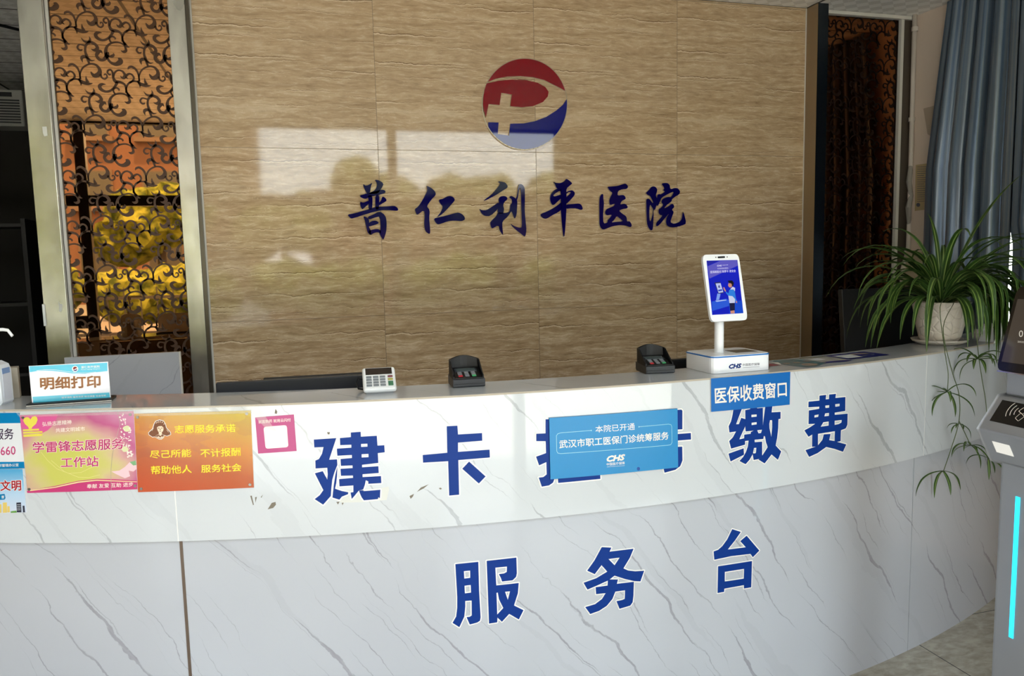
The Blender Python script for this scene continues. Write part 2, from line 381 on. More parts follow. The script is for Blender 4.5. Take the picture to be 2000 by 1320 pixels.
def inv(surf, pts): return [surf.inv(p) for p in pts]
def affine_uv(surf, TL, TR, BL):
    a, b, c = surf.inv(TL), surf.inv(TR), surf.inv(BL); ux, uy, vx, vy = b[0]-a[0], b[1]-a[1], c[0]-a[0], c[1]-a[1]; D = ux*vy-uy*vx
    def f(p, q):
        dx, dy = p-a[0], q-a[1]; return ((dx*vy-dy*vx)/D, 1-(ux*dy-uy*dx)/D)
    return f
def catmull(pts, k=5):
    out = []; n = len(pts)
    for i in range(n-1):
        p0, p1, p2, p3 = pts[max(i-1, 0)], pts[i], pts[i+1], pts[min(i+2, n-1)]
        for j in range(k):
            t = j/k; out.append(tuple(.5*((2*b)+(-a+c)*t+(2*a-5*b+4*c-d)*t*t+(-a+3*b-3*c+d)*t**3) for a, b, c, d in zip(p0, p1, p2, p3)))
    out.append(tuple(pts[-1])); return out

# ================================================================ SETTING
FZ = -.03                                  # finished floor
H = 2.95                                   # ceiling
def struct(mb, name, **k): return mb.build(name, kind='structure', origin='world', **k)
struct(MB().box((-5, -4.40, FZ-.1), (3.35, 3.4, FZ), FLOOR), 'floor')
struct(MB().box((-5, -4.40, H), (3.35, 3.4, H+.1), CEIL), 'ceiling')
struct(MB().box((-.895, 0, FZ), (2.47, .12, H), TRAV), 'wall_back')
DARKW = mat('dim_plaster', (46, 43, 40), .9)  # plaster darkened: the rear room's dimness is put into its colour
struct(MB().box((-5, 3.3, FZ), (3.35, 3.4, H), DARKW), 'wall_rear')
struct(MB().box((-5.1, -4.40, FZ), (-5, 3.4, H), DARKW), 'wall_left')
# right wall with a tall window behind the curtain
XR = 3.13
w = MB(); w.box((XR, -.45, FZ), (XR+.12, 3.4, H), PLASTER).box((XR, -4.40, FZ), (XR+.12, -3.3, H), PLASTER)
w.box((XR, -3.3, FZ), (XR+.12, -.45, .85), PLASTER).box((XR, -3.3, 2.85), (XR+.12, -.45, H), PLASTER)
struct(w, 'wall_right')
GLASS = mat('window_glass', (235, 245, 245), .02); _t = GLASS.node_tree
_tr = _t.nodes.new('ShaderNodeBsdfTransparent'); _gl = _t.nodes.new('ShaderNodeBsdfGlossy'); _gl.inputs['Roughness'].default_value = .01; _mx = _t.nodes.new('ShaderNodeMixShader')
_fr2 = _t.nodes.new('ShaderNodeFresnel'); _fr2.inputs[0].default_value = 1.35; _tr.inputs[0].default_value = (.93, .96, .95, 1)
_t.links.new(_fr2.outputs[0], _mx.inputs[0]); _t.links.new(_tr.outputs[0], _mx.inputs[1]); _t.links.new(_gl.outputs[0], _mx.inputs[2]); _t.links.new(_mx.outputs[0], _t.nodes['Material Output'].inputs[0])
FR = mat('window_frame_white', (215, 215, 212), .4)
w = MB()
for y in (-3.3, -1.9, -.5): w.box((XR+.03, y, .85), (XR+.09, y+.05, 2.85), FR)
w.box((XR+.03, -3.3, .85), (XR+.09, -.45, .9), FR).box((XR+.03, -3.3, 2.8), (XR+.09, -.45, 2.85), FR)
wf = struct(w, 'window_1')
tag(MB().box((XR+.057, -3.27, .88), (XR+.063, -.48, 2.82), GLASS).build('pane', wf))
# entrance front behind the camera
FY = -4.25; w = MB()
w.box((-5, FY-.12, FZ), (-3.75, FY, H), PLASTER).box((2.5, FY-.12, FZ), (3.35, FY, H), PLASTER)
struct(w, 'wall_front')
w = MB()
for x in (-3.75, -2.3, .6, 2.42): w.box((x, FY-.1, FZ), (x+.09, FY-.02, H), DARKM)
w.box((-3.7, FY-.09, 2.17), (2.45, FY-.03, 2.27), DARKM).box((-3.7, FY-.1, 2.93), (2.45, FY-.02, H), DARKM)
w.box((-3.7, FY-.09, 1.02), (-2.25, FY-.03, 1.14), DARKM).box((.65, FY-.09, 1.02), (2.45, FY-.03, 1.10), DARKM)
w.box((-3.7, FY-.09, FZ), (-2.25, FY-.03, .12), DARKM).box((.65, FY-.09, FZ), (2.45, FY-.03, .12), DARKM)
wf = struct(w, 'window_2')
for a, b, z0, z1 in ((-3.66, -2.3, .12, 2.17), (.69, 2.42, .12, 2.17), (-3.66, -2.3, 2.27, 2.93), (-2.21, .6, 2.27, 2.93), (.69, 2.42, 2.27, 2.93)):
    MB().box((a, FY-.064, z0), (b, FY-.058, z1), GLASS).build('pane', wf)
# steel pillars and trims of the back wall
p = MB().box((-1.475, -.035, FZ), (-1.383, .10, H), STEEL); struct(p, 'trim_1', bevel=.002)
p = MB().box((-.893, -.045, FZ), (-.822, .0, H), STEEL); struct(p, 'trim_2', bevel=.002)
struct(MB().box((-.8215, -.040, FZ), (-.806, .0, H), mat('shaded_steel_edge', (88, 82, 72), .3, .8)), 'trim_7')  # dark side of the pillar, its shade put into the steel colour
DSTEEL = mat('dark_steel', (70, 78, 86), .25, 1); BSTEEL = mat('steel_wall_reflection', (156, 136, 110), .16, .4)
p = MB().box((2.4, -.1, FZ), (2.466, .0, H), DSTEEL)
p.raw([(2.399, -.1, FZ), (2.399, 0, FZ), (2.399, 0, H-.001), (2.399, -.1, H-.001)], [(0, 1, 2, 3)], BSTEEL); struct(p, 'trim_3')  # side face: reflection of the beige wall put into its colour
OFFW = mat('offwhite_trim', (206, 202, 194), .5); BRWALL = mat('brown_wall', (74, 64, 54), .7)
p = MB().box((3.035, -.012, FZ), (3.055, .01, H-.012), OFFW).box((2.468, -.02, H-.022), (3.13, .01, H-.004), OFFW); struct(p, 'trim_4')
p = MB().box((3.056, .0, FZ), (XR, .12, H), BRWALL); struct(p, 'trim_5')
p = MB().box((-.806, -.006, FZ), (-.799, .0, H), OFFW).box((-1.382, .0, FZ), (-1.370, .014, H), OFFW).box((2.394, -.004, FZ), (2.399, .0, H), OFFW); struct(p, 'trim_6')

# bronze mirror panels with scrolls
GY = .018
GS = Flat((0, GY, 0), (1, 0, 0), (0, 0, 1)); Z1 = zoomed(85, 100, 8.25)
SW = [
 [(600,450,22),(590,360,22),(640,260,24),(750,205,26),(850,225,34),(905,300,50),(890,370,72),(820,395,60),(772,350,26),(765,325,3)],
 [(915,370,40),(940,425,26),(985,448,24),(1022,420,24),(1015,380,22),(985,370,18),(975,392,6)],
 [(590,450,20),(580,350,24),(540,262,34),(470,212,36),(415,225,30),(402,258,4)],
 [(560,440,24),(610,490,50),(680,515,55),(740,525,35),(792,517,3)], [(683,395,3),(690,450,30),(715,505,50)], [(605,555,3),(605,500,40)],
 [(440,690,30),(392,640,30),(375,570,26),(410,490,28),(480,450,28),(560,455,28),(600,490,40)], [(392,640,30),(425,690,45),(465,720,25),(497,727,3)],
 [(118,322,8),(98,340,28),(62,312,26),(68,272,26),(110,260,28),(143,300,30),(155,380,34),(195,450,52),(280,465,40),(345,500,34),(372,560,30),(378,640,30)],
 [(160,390,26),(180,310,26),(240,268,26),(310,285,30),(350,340,40),(338,388,50),(300,388,30),(277,358,3)],
 [(365,395,12),(385,350,32),(430,325,28),(480,350,28),(503,400,30),(480,445,28),(430,480,26)], [(370,385,24),(385,395,24),(408,410,3)],
 [(1190,490,50),(1150,570,34),(1080,635,34),(1000,650,36),(925,612,52),(905,560,52),(945,532,36),(1005,535,3)],
 [(195,665,28),(162,610,26),(172,570,26),(215,557,28),(255,585,26),(248,608,3)],
 [(350,782,3),(395,802,38),(435,780,40),(410,705,28),(350,662,26),(270,648,26),(180,670,28),(115,730,36),(100,820,52),(125,905,40),(185,980,38),(270,1005,58),(340,968,80),(332,925,62),(302,908,3)],
 [(115,858,30),(160,880,30),(205,877,48),(232,850,30),(220,822,3)],
 [(668,615,3),(710,665,26),(760,685,40),(830,688,44),(900,722,44),(932,778,50),(902,812,50),(862,810,26),(832,795,3)], [(798,592,3),(815,640,28),(800,690,50)],
 [(800,690,44),(747,740,34),(737,830,34),(765,920,42),(802,1030,30)], [(770,930,34),(830,978,26),(892,970,3)],
 [(738,750,22),(690,732,22),(640,728,24),(613,770,28),(640,812,30),(680,815,22),(690,795,4)], [(765,925,40),(710,918,50),(680,948,40),(697,1010,3)],
 [(1012,868,3),(985,830,42),(940,848,54),(920,900,46),(960,955,48),(1030,962,48),(1085,900,66),(1088,840,50)],
]
def scroll_quads():
    Q = []
    for st in SW:
        P = []
        for x, y, w_ in catmull(st, 5):
            a = GS.inv(Z1([(x, y)])[0]); P.append((a[0], a[1], max(w_*1.12, 2)*.5/8.25*.00201))
        for i in range(len(P)-1):
            (ax, ay, aw), (bx, by, bw) = P[i], P[i+1]
            def nr(k):
                x0, y0 = P[max(k-1, 0)][:2]; x1, y1 = P[min(k+1, len(P)-1)][:2]; l = math.hypot(x1-x0, y1-y0) or 1e-9; return -(y1-y0)/l, (x1-x0)/l
            n0, n1 = nr(i), nr(i+1)
            Q.append([(ax+n0[0]*aw, ay+n0[1]*aw), (ax-n0[0]*aw, ay-n0[1]*aw), (bx-n1[0]*bw, by-n1[1]*bw), (bx+n1[0]*bw, by+n1[1]*bw)])
    return Q
SQ = scroll_quads()
_a, _b, _c = GS.inv(Z1([(75, 335)])[0]), GS.inv(Z1([(1045, 378)])[0]), GS.inv(Z1([(130, 1172)])[0])
PX, PZ = _b[0]-_a[0], _a[1]-_c[1]
def mirror_panel(x0, x1, z0, z1, dx, dz, mm, sm, label):
    root = empty('mirror_panel', ((x0+x1)/2, GY, z0), 0, label, 'mirror')
    L = Vector(root.location)
    def put(mb, nm):
        mb.v = [p-L for p in mb.v]; return mb.build(nm, root)
    put(MB().box((x0, GY, z0), (x1, GY+.008, z1), mm), 'mirror_glass')
    bm = bmesh.new()
    for i in range(-9, 24):
        for j in range(-12, 8):
            ox, oz = i*PX+dx, j*PZ+dz
            for q in SQ:
                xs = [p[0]+ox for p in q]; zs = [p[1]+oz for p in q]
                if max(xs) < x0 or min(xs) > x1 or max(zs) < z0 or min(zs) > z1: continue
                vs = [bm.verts.new((a, b, 0)) for a, b in zip(xs, zs)]
                try: bm.faces.new(vs)
                except ValueError: pass
    for co, no in (((x0, 0, 0), (-1, 0, 0)), ((x1, 0, 0), (1, 0, 0)), ((0, z0, 0), (0, -1, 0)), ((0, z1, 0), (0, 1, 0))):
        bmesh.ops.bisect_plane(bm, geom=bm.verts[:]+bm.edges[:]+bm.faces[:], plane_co=co, plane_no=no, clear_outer=True)
    bm.verts.index_update(); mb = MB(); mb.raw([(v.co.x, GY-.0012, v.co.y) for v in bm.verts], [tuple(v.index for v in f.verts) for f in bm.faces], sm); bm.free()
    put(mb, 'scroll_pattern')
mirror_panel(-1.383, -.893, FZ+.02, H-.005, 0, 0, MIRROR, SCROLL, 'tall bronze mirror panel with brown scrollwork between the two bright steel pillars on the left')
mirror_panel(2.466, 3.035, FZ+.02, H-.022, 0, 0, MIRROR_D, SCROLL_D, 'tall shaded bronze mirror panel with faint scrollwork beside the curtain on the right')

# ================================================================ COUNTER
BAND = Arc(AR); LOW = Arc(AR-.022)
def th_s(x): return AR*math.asin((x-AX)/AR)
S0, S1 = th_s(-2.6), th_s(2.99)
counter = empty('reception_counter', (AX, AY-AR, FZ), 0, 'long bowed reception counter clad in white marble panels with grey veins', 'counter')
CL = Vector(counter.location)
def cpart(mb, nm, **k):
    mb.v = [p-CL for p in mb.v]; return mb.build(nm, counter, **k)
def ring(mb, r0, r1, z0, z1, s0, s1, m, n=60, mtop=None, mfront=None):
    V = []; uv = []
    for i in range(n+1):
        s = s0+(s1-s0)*i/n; th = s/AR
        for r, z in ((r1, z0), (r1, z1), (r0, z1), (r0, z0)):
            V.append((AX+r*math.sin(th), AY-r*math.cos(th), z)); uv.append((s, z if r == r1 else z+(r1-r)))
    for i in range(n):
        a, b = i*4, i*4+4
        mb.raw([V[k] for k in (a, b, b+1, a+1)], [(0, 1, 2, 3)], mfront or m, [uv[k] for k in (a, b, b+1, a+1)])
        mb.raw([V[k] for k in (a+1, b+1, b+2, a+2)], [(0, 1, 2, 3)], mtop or m, [uv[k] for k in (a+1, b+1, b+2, a+2)])
        mb.raw([V[k] for k in (a+2, b+2, b+3, a+3)], [(0, 1, 2, 3)], m, [uv[k] for k in (a+2, b+2, b+3, a+3)])
        mb.raw([V[k] for k in (a+3, b+3, b, a)], [(0, 1, 2, 3)], m, [uv[k] for k in (a+3, b+3, b, a)])
    mb.raw(V[:4], [(0, 1, 2, 3)], m, uv[:4]); mb.raw(V[-4:], [(3, 2, 1, 0)], m, uv[-4:])
    return mb
TOPZ = 1.2
ua, ub = BAND.inv((345, 1010))[0], BAND.inv((1807, 800))[0]
la, lb_ = LOW.inv((360, 1200))[0], LOW.inv((1780, 1100))[0]
for s0, s1 in ((S0, ua-.0015), (ua+.0015, ub-.0015), (ub+.0015, S1)): cpart(ring(MB(), AR-.03, AR, .79, TOPZ-.006, s0, s1, MB_UP, 50), 'upper_panel')
for s0, s1 in ((S0, la-.004), (la+.004, lb_-.002), (lb_+.002, S1)): cpart(ring(MB(), AR-.05, AR-.022, FZ, .80, s0, s1, MB_LO, 50), 'lower_panel')
GROUT = mat('white_grout', (238, 236, 230), .6); BRSTRIP = mat('brown_metal_strip', (120, 104, 92), .3, .6); EDG = mat('raw_slab_edge', (176, 166, 150), .6)
cpart(ring(MB(), AR-.028, AR-.0005, .79, TOPZ-.006, ua-.0016, ua+.0016, GROUT, 2), 'joint')
cpart(ring(MB(), AR-.028, AR-.0005, .79, TOPZ-.006, ub-.0016, ub+.0016, GROUT, 2), 'joint')
cpart(ring(MB(), AR-.048, AR-.020, FZ, .79, la-.0045, la+.0045, BRSTRIP, 2), 'metal_strip', label='brown metal joint strip')
cpart(ring(MB(), AR-.048, AR-.026, FZ, .79, lb_-.0022, lb_+.0022, BLACK, 2), 'joint')
cpart(ring(MB(), AR-.225, AR+.0015, TOPZ-.006, TOPZ, S0, S1, EDG, 120, mtop=MB_TOP, mfront=EDG), 'countertop')
cpart(ring(MB(), AR-.222, AR-.19, FZ, TOPZ-.007, S0, S1, MB_LO, 60), 'inner_panel')
WOOD = mat('pale_laminate', (150, 140, 126), .5)
cpart(ring(MB(), AR-.80, AR-.226, .70, .73, th_s(-1.9), th_s(2.6), WOOD, 60), 'desk_shelf', label='lower staff desk shelf')
cpart(ring(MB(), AR-.80, AR-.76, FZ, .70, th_s(-1.9), th_s(2.6), WOOD, 60), 'desk_front')
# chips in the stone
CHIP = mat('chipped_stone', (120, 112, 100), .9)
def poly_px(mb, surf, zf, pts, m, off, **k): return mb.sheet(surf, [inv(surf, zf(pts))], m, off, **k)
z4 = zoomed(560, 820, 4.545)
for P in ([(1155,640),(1190,600),(1262,570),(1215,608),(1180,625)], [(1090,675),(1130,655),(1120,680),(1100,700)], [(1350,605),(1368,600),(1378,612),(1362,618)], [(440,728),(470,725),(455,750)], [(488,735),(508,730),(495,758)], [(357,108),(384,108),(380,128),(365,128)]): cpart(poly_px(MB(), BAND, z4, P, CHIP, .0004), 'chip_mark', label='small brown chip in the white stone')
z5 = zoomed(240, 780, 5.5)
for P in ([(1368,1035),(1385,1032),(1408,1130),(1398,1135)], [(1555,1180),(1600,1110),(1640,1100),(1645,1130),(1615,1165)], [(1480,1050),(1505,1020),(1490,1055)], [(1640,100),(1660,130),(1655,155),(1630,150)], [(1420,1050),(1440,1045),(1425,1110)]): cpart(poly_px(MB(), BAND, z5, P, CHIP, .0004), 'chip_mark', label='small brown chip in the white stone')

# ---------------------------------------------------------------- large blue vinyl characters
def char_sticker(surf, zf, polys, label, group, bw, extra=None, name='vinyl_character'):
    mb = MB()
    if extra: mb.sheet(surf, [inv(surf, zf(extra))], TORN, .0005)
    for loops in polys:
        L = [inv(surf, zf(l)) for l in loops]
        mb.rim(surf, L, bw, VWHITE, .0009); mb.sheet(surf, L, BLUEL, .0018)
    return mb.build(name, None, label=label, cat='lettering', group=group)
GU, GL_ = 'large blue characters on the upper band of the counter', 'large blue characters on the lower part of the counter'
zj = zoomed(600, 830, 8.25)
char_sticker(BAND, zj, [
 [[(108,232),(470,208),(355,556),(482,550),(487,640),(440,760),(405,880),(392,1000),(382,1140),(258,1280),(122,1190),(205,1125),(262,1045),(190,905),(125,775),(252,740),(325,875),(332,790),(325,686),(137,697),(132,570),(190,545),(240,460),(265,352),(115,358)]],
 [[(487,665),(455,800),(430,960),(408,1165),(520,1200),(560,1150),(660,1110),(662,1080),(560,1060),(450,1022),(470,930),(482,820)]],
 [[(528,208),(705,192),(703,118),(863,107),(865,185),(1122,170),(1133,328),(1243,322),(1250,437),(1138,450),(1147,608),(885,638),(885,678),(1148,660),(1153,770),(893,790),(893,836),(1190,818),(1195,932),(985,945),(985,905),(945,885),(930,960),(905,1030),(870,1045),(835,1050),(770,1130),(718,1190),(700,1085),(745,1078),(745,970),(522,985),(515,868),(740,848),(738,810),(545,815),(538,703),(733,690),(730,648),(545,655),(538,545),(722,528),(720,480),(487,492),(480,378),(713,362),(712,315),(533,322)],
  [(868,302),(970,298),(972,345),(870,350)], [(878,468),(987,462),(990,515),(878,520)]],
 [[(835,1052),(905,1048),(908,1062),(1180,1040),(1172,1175),(1148,1160),(1138,1190),(915,1210),(880,1165),(855,1110)]]],
 'large blue character with a torn and peeling foot, leftmost on the upper band', GU, .0042,
 extra=[(400,1160),(500,1225),(560,1250),(900,1240),(1280,1205),(1320,1040),(1310,990),(1180,1015),(900,1060),(700,1050),(560,1060)])
zk = zoomed(560, 820, 4.545)
char_sticker(BAND, zk, [[[(1420,55),(1515,50),(1520,128),(1733,115),(1735,183),(1520,200),(1520,282),(1800,262),(1803,332),(1523,355),(1530,662),(1442,670),(1433,365),(1210,378),(1207,310),(1425,290)]],
 [[(1618,368),(1765,500),(1705,563),(1558,432)]]], 'large blue cross shaped character with one slanting dot, right of the torn one', GU, .0042)
zg = zoomed(1040, 790, 6.25)
char_sticker(BAND, zg, [[[(158,178),(260,178),(260,350),(330,345),(330,440),(262,445),(265,560),(330,540),(330,640),(270,665),(275,880),(250,950),(200,985),(112,1000),(75,890),(130,883),(172,850),(168,700),(80,740),(42,635),(165,590),(160,445),(45,445),(45,355),(158,350)]],
 [[(308,898),(530,880),(520,720),(350,735),(350,660),(518,645),(510,300),(600,290),(608,635),(800,615),(800,690),(612,710),(620,872),(825,855),(827,905),(312,955)]]],
 'large blue character mostly hidden behind the light blue sign, its left strokes showing', GU, .0042)
char_sticker(BAND, zg, [[[(1300,95),(1752,64),(1815,60),(1827,75),(1827,300),(1310,335)], [(1390,160),(1740,140),(1742,240),(1395,265)]],
 [[(1180,400),(1930,345),(1932,425),(1400,465),(1400,540),(1740,515),(1825,512),(1828,680),(1800,750),(1740,795),(1610,830),(1598,785),(1700,760),(1735,700),(1735,600),(1320,625),(1320,470),(1180,480)]]],
 'large blue character mostly hidden behind the light blue sign, its right strokes showing', GU, .0042)
zc = zoomed(1400, 770, 9.4286)
char_sticker(BAND, zc, [
 [[(300,285),(455,268),(350,548),(400,546),(445,430),(520,455),(518,290),(605,270),(610,258),(730,246),(745,256),(842,245),(842,570),(885,230),(1018,215),(1003,330),(1170,320),(1168,450),(1130,455),(1125,620),(1105,800),(1078,940),(1180,1050),(1120,1205),(1003,1105),(875,1270),(763,1200),(780,1185),(672,1208),(655,1100),(600,1200),(525,1285),(410,1225),(480,1150),(530,1060),(565,960),(580,850),(515,858),(515,925),(258,998),(222,858),(290,790),(350,680),(228,700),(212,585),(255,500),(280,400)],
  [(518,585),(408,828),(498,806),(498,740),(618,724),(620,693),(672,666),(525,682)], [(632,375),(728,368),(728,408),(632,418)], [(635,522),(728,510),(728,552),(635,564)],
  [(738,660),(825,650),(808,710),(762,716)], [(975,475),(1012,473),(1015,600),(998,780),(965,620),(962,540)],
  [(690,835),(850,820),(860,762),(880,770),(900,880),(932,970),(830,1125),(828,868),(692,880)], [(680,985),(722,982),(715,1070),(700,1085),(660,1085)]],
 [[(210,1090),(490,990),(495,1110),(248,1235)]]], 'large dense blue character whose top is covered by the blue window sign', GU, .0034)
zf_ = zoomed(1560, 760, 9.43)
char_sticker(BAND, zf_, [
 [[(175,228),(375,208),(375,118),(500,103),(490,185),(550,180),(553,97),(680,83),(668,160),(853,142),(850,400),(655,430),(657,470),(895,448),(890,650),(860,720),(770,755),(765,955),(700,968),(870,1015),(808,1150),(650,1095),(500,1062),(340,1175),(185,1245),(118,1120),(305,1055),(238,1058),(243,832),(175,875),(98,757),(200,700),(295,635),(175,640),(180,390),(370,358),(372,320),(172,332)],
  [(482,300),(555,292),(553,338),(485,345)], [(665,275),(747,265),(745,310),(667,322)], [(285,478),(360,462),(350,508),(283,520)], [(480,445),(552,435),(550,488),(465,498)],
  [(447,607),(545,593),(543,668),(398,690)], [(655,580),(785,565),(780,610),(728,640),(655,655)], [(350,820),(658,772),(655,952),(555,935),(580,822),(455,830),(430,930),(348,1030)]]],
 'large blue character standing alone, rightmost on the upper band', GU, .0038)
zs = zoomed(875, 1080, 8.25)
char_sticker(LOW, zs, [
 [[(118,175),(487,137),(500,600),(525,1030),(515,1085),(470,1115),(350,1147),(298,1027),(350,1022),(382,1000),(380,760),(277,768),(278,860),(262,1020),(182,1190),(72,1120),(130,1020),(148,880),(148,700)], [(255,288),(355,278),(357,395),(262,407)], [(265,522),(365,510),(370,632),(272,645)]],
 [[(622,122),(1100,68),(1108,320),(1095,380),(1040,435),(870,455),(850,395),(818,335),(900,325),(945,300),(948,213),(762,232),(777,518),(1138,478),(1125,640),(1062,840),(1215,915),(1140,1065),(985,975),(868,1102),(795,1035),(792,1112),(660,1132),(648,800)],
  [(918,620),(998,612),(962,750)], [(780,637),(800,632),(820,740),(890,880),(792,985)]]], 'large blue character split in two halves, leftmost on the lower panel', GL_, .0038)
zw = zoomed(1130, 1060, 8.8)
char_sticker(LOW, zw, [
 [[(395,70),(562,78),(530,148),(943,97),(880,250),(768,435),(850,472),(970,485),(1125,475),(1060,660),(960,655),(800,620),(615,560),(545,615),(500,645),(350,715),(150,800),(82,682),(300,605),(490,490),(392,380),(275,535),(145,475),(270,300)], [(512,275),(703,250),(615,382)]],
 [[(530,625),(675,625),(655,700),(948,665),(940,900),(925,1020),(885,1075),(700,1130),(648,998),(740,980),(790,960),(795,812),(628,835),(580,960),(480,1080),(350,1165),(198,1220),(112,1100),(280,1050),(400,960),(462,860),(298,878),(292,758),(495,730),(500,640)]]],
 'large blue character with a triangular eye, middle one on the lower panel', GL_, .0036)
zt = zoomed(1385, 1025, 9.4286)
char_sticker(LOW, zt, [
 [[(420,75),(580,125),(480,270),(338,450),(670,408),(568,295),(685,195),(920,470),(800,592),(755,530),(400,572),(92,638),(78,485),(160,455),(240,385),(330,260)]],
 [[(160,758),(785,660),(770,1145),(635,1168),(635,1105),(275,1170),(272,1230),(150,1250)], [(285,862),(638,805),(632,985),(283,1038)]]],
 'large blue character with an open box below, rightmost on the lower panel', GL_, .0036)

# ---------------------------------------------------------------- calligraphy and emblem on the wall
WS = Flat((0, 0, 0), (1, 0, 0), (0, 0, 1))
def wall_char(zf, polys, label):
    mb = MB()
    for loops in polys:
        if loops and isinstance(loops[0], tuple): loops = [loops]
        L = []
        for l in loops:
            c = inv(WS, zf(l)); n = len(c)
            sm = []
            for i in range(n):   # one corner-cutting pass rounds the brush strokes
                a, b = c[i], c[(i+1) % n]; sm += [(a[0]*.78+b[0]*.22, a[1]*.78+b[1]*.22), (a[0]*.22+b[0]*.78, a[1]*.22+b[1]*.78)]
            L.append(sm)
        mb.sheet(WS, L, NAVY, .014, side=EDGE, depth=.014)
    return mb.build('wall_character', None, label=label, cat='lettering', group='navy brush script characters on the travertine wall')
wall_char(zoomed(670, 345, 10.15), [
 [(398,145),(430,180),(490,175),(578,120),(545,200),(530,330),(470,340),(430,270),(400,200)],
 [(620,68),(690,72),(760,105),(795,150),(780,195),(740,260),(690,340),(500,355),(530,318),(600,290),(650,235),(668,170),(662,120)],
 [(328,375),(400,355),(470,335),(690,275),(780,262),(830,280),(838,320),(780,345),(650,375),(500,410),(480,430),(430,445),(370,425),(335,400)],
 [(485,370),(578,370),(578,590),(560,660),(500,650),(500,480)], [(328,500),(400,520),(470,490),(510,480),(505,540),(440,600),(380,655),(345,610)],
 [(636,360),(715,355),(710,640),(650,665),(632,600)], [(768,405),(800,400),(845,440),(860,480),(800,520),(705,575),(705,525),(750,470)],
 [(80,755),(200,735),(450,665),(560,630),(650,600),(850,595),(1000,580),(1060,605),(1090,650),(1075,680),(960,672),(750,665),(500,730),(200,825),(150,832)],
 [(400,790),(440,795),(500,840),(515,880),(505,1000),(545,1060),(545,1165),(480,1110),(455,1000),(430,880)],
 [(480,800),(600,750),(680,705),(740,700),(810,750),(850,820),(860,950),(850,1100),(800,1245),(780,1245),(735,1170),(710,1090),(742,1050),(725,790),(640,810),(505,855)],
 [(495,930),(560,880),(650,870),(708,915),(670,945),(540,985),(495,985)], [(490,1080),(560,1055),(680,1035),(745,1070),(740,1130),(680,1100),(600,1120),(540,1165)]],
 'navy brush script character crossed by a long level stroke, leftmost on the wall')
wall_char(zoomed(800, 345, 10.15), [
 [(325,180),(420,225),(490,290),(512,345),(495,385),(420,460),(330,590),(375,640),(390,700),(378,830),(395,1000),(400,1120),(380,1138),(320,1100),(285,1030),(280,900),(290,780),(275,660),(148,765),(120,730),(90,645),(160,600),(240,480),(300,370),(340,280),(335,215)],
 [(565,460),(650,445),(720,400),(790,385),(850,405),(885,450),(875,490),(760,620),(650,735),(520,820),(600,720),(655,600),(590,530)],
 [(470,830),(600,800),(750,765),(880,725),(960,712),(1040,750),(1085,810),(1080,860),(1020,885),(880,872),(750,885),(600,940),(545,950),(500,905)]],
 'navy brush script character of three loose strokes, second from the left on the wall')
wall_char(zoomed(930, 345, 10.15), [
 [(415,95),(500,105),(560,120),(600,165),(615,220),(500,290),(380,370),(160,482),(143,470),(280,370),(400,235),(465,145)],
 [(50,635),(100,670),(200,665),(300,600),(445,500),(425,640),(270,785),(160,782),(90,730)],
 [(430,450),(460,400),(530,383),(590,400),(612,450),(540,510),(520,580),(542,640),(520,745),(415,730),(410,600),(440,520)],
 [(418,705),(520,725),(600,715),(690,670),(620,790),(505,890),(505,1000),(522,1140),(510,1155),(450,1070),(430,960),(310,1030),(285,1010),(260,920),(290,875),(380,790)],
 [(635,410),(680,383),(730,405),(775,440),(803,490),(797,620),(787,760),(755,840),(725,790),(690,690),(640,700),(655,640),(662,560),(700,520),(690,450)],
 [(765,460),(795,370),(815,200),(850,145),(900,162),(947,220),(952,400),(947,700),(967,900),(982,1060),(962,1182),(940,1188),(820,1090),(720,1010),(655,930),(760,990),(860,1018),(893,1000),(880,700),(872,250),(850,215),(803,470)]],
 'navy brush script character with a tall hooked stroke on its right side')
wall_char(zoomed(1045, 340, 10.15), [
 [(350,150),(400,180),(480,185),(560,150),(600,93),(660,130),(722,185),(700,210),(600,290),(607,420),(602,800),(570,1225),(545,1245),(512,1000),(493,700),(490,310),(415,295),(370,200)],
 [(430,285),(510,300),(510,350),(460,340),(380,390),(343,425),(365,450),(510,402),(510,470),(440,540),(345,628),(298,580),(276,500),(285,420),(340,340)],
 [(510,540),(510,700),(440,760),(320,820),(220,888),(150,882),(88,830),(100,790),(230,740),(360,670),(470,590)],
 [(595,370),(650,335),(720,323),(767,360),(772,410),(720,480),(595,610),(595,500),(605,455),(680,390),(695,355),(640,365),(595,405)],
 [(595,605),(740,595),(860,583),(907,620),(932,690),(900,717),(800,680),(700,680),(595,692)]],
 'navy brush script character with a long pointed downstroke')
wall_char(zoomed(1160, 350, 12), [[
 [(285,180),(400,175),(540,160),(640,125),(710,103),(760,140),(777,190),(740,235),(640,240),(540,280),(525,390),(660,370),(700,400),(724,450),(700,480),(620,520),(590,600),(670,575),(730,590),(772,655),(750,690),(650,700),(560,740),(640,810),(720,860),(745,910),(750,990),(810,983),(850,1040),(864,1090),(835,1132),(720,1085),(600,1075),(420,1100),(290,1150),(210,1185),(150,1160),(105,1080),(100,900),(100,500),(115,410),(165,345),(197,360),(195,450),(212,560),(202,700),(190,850),(200,1040),(290,1025),(295,960),(340,920),(405,830),(290,852),(245,820),(235,770),(265,710),(350,670),(450,630),(465,570),(380,610),(342,590),(332,500),(360,420),(415,325),(340,270)],
 [(510,862),(580,915),(662,990),(500,1000),(382,1018),(450,960)]]], 'navy brush script character open on its right, second from the right on the wall')
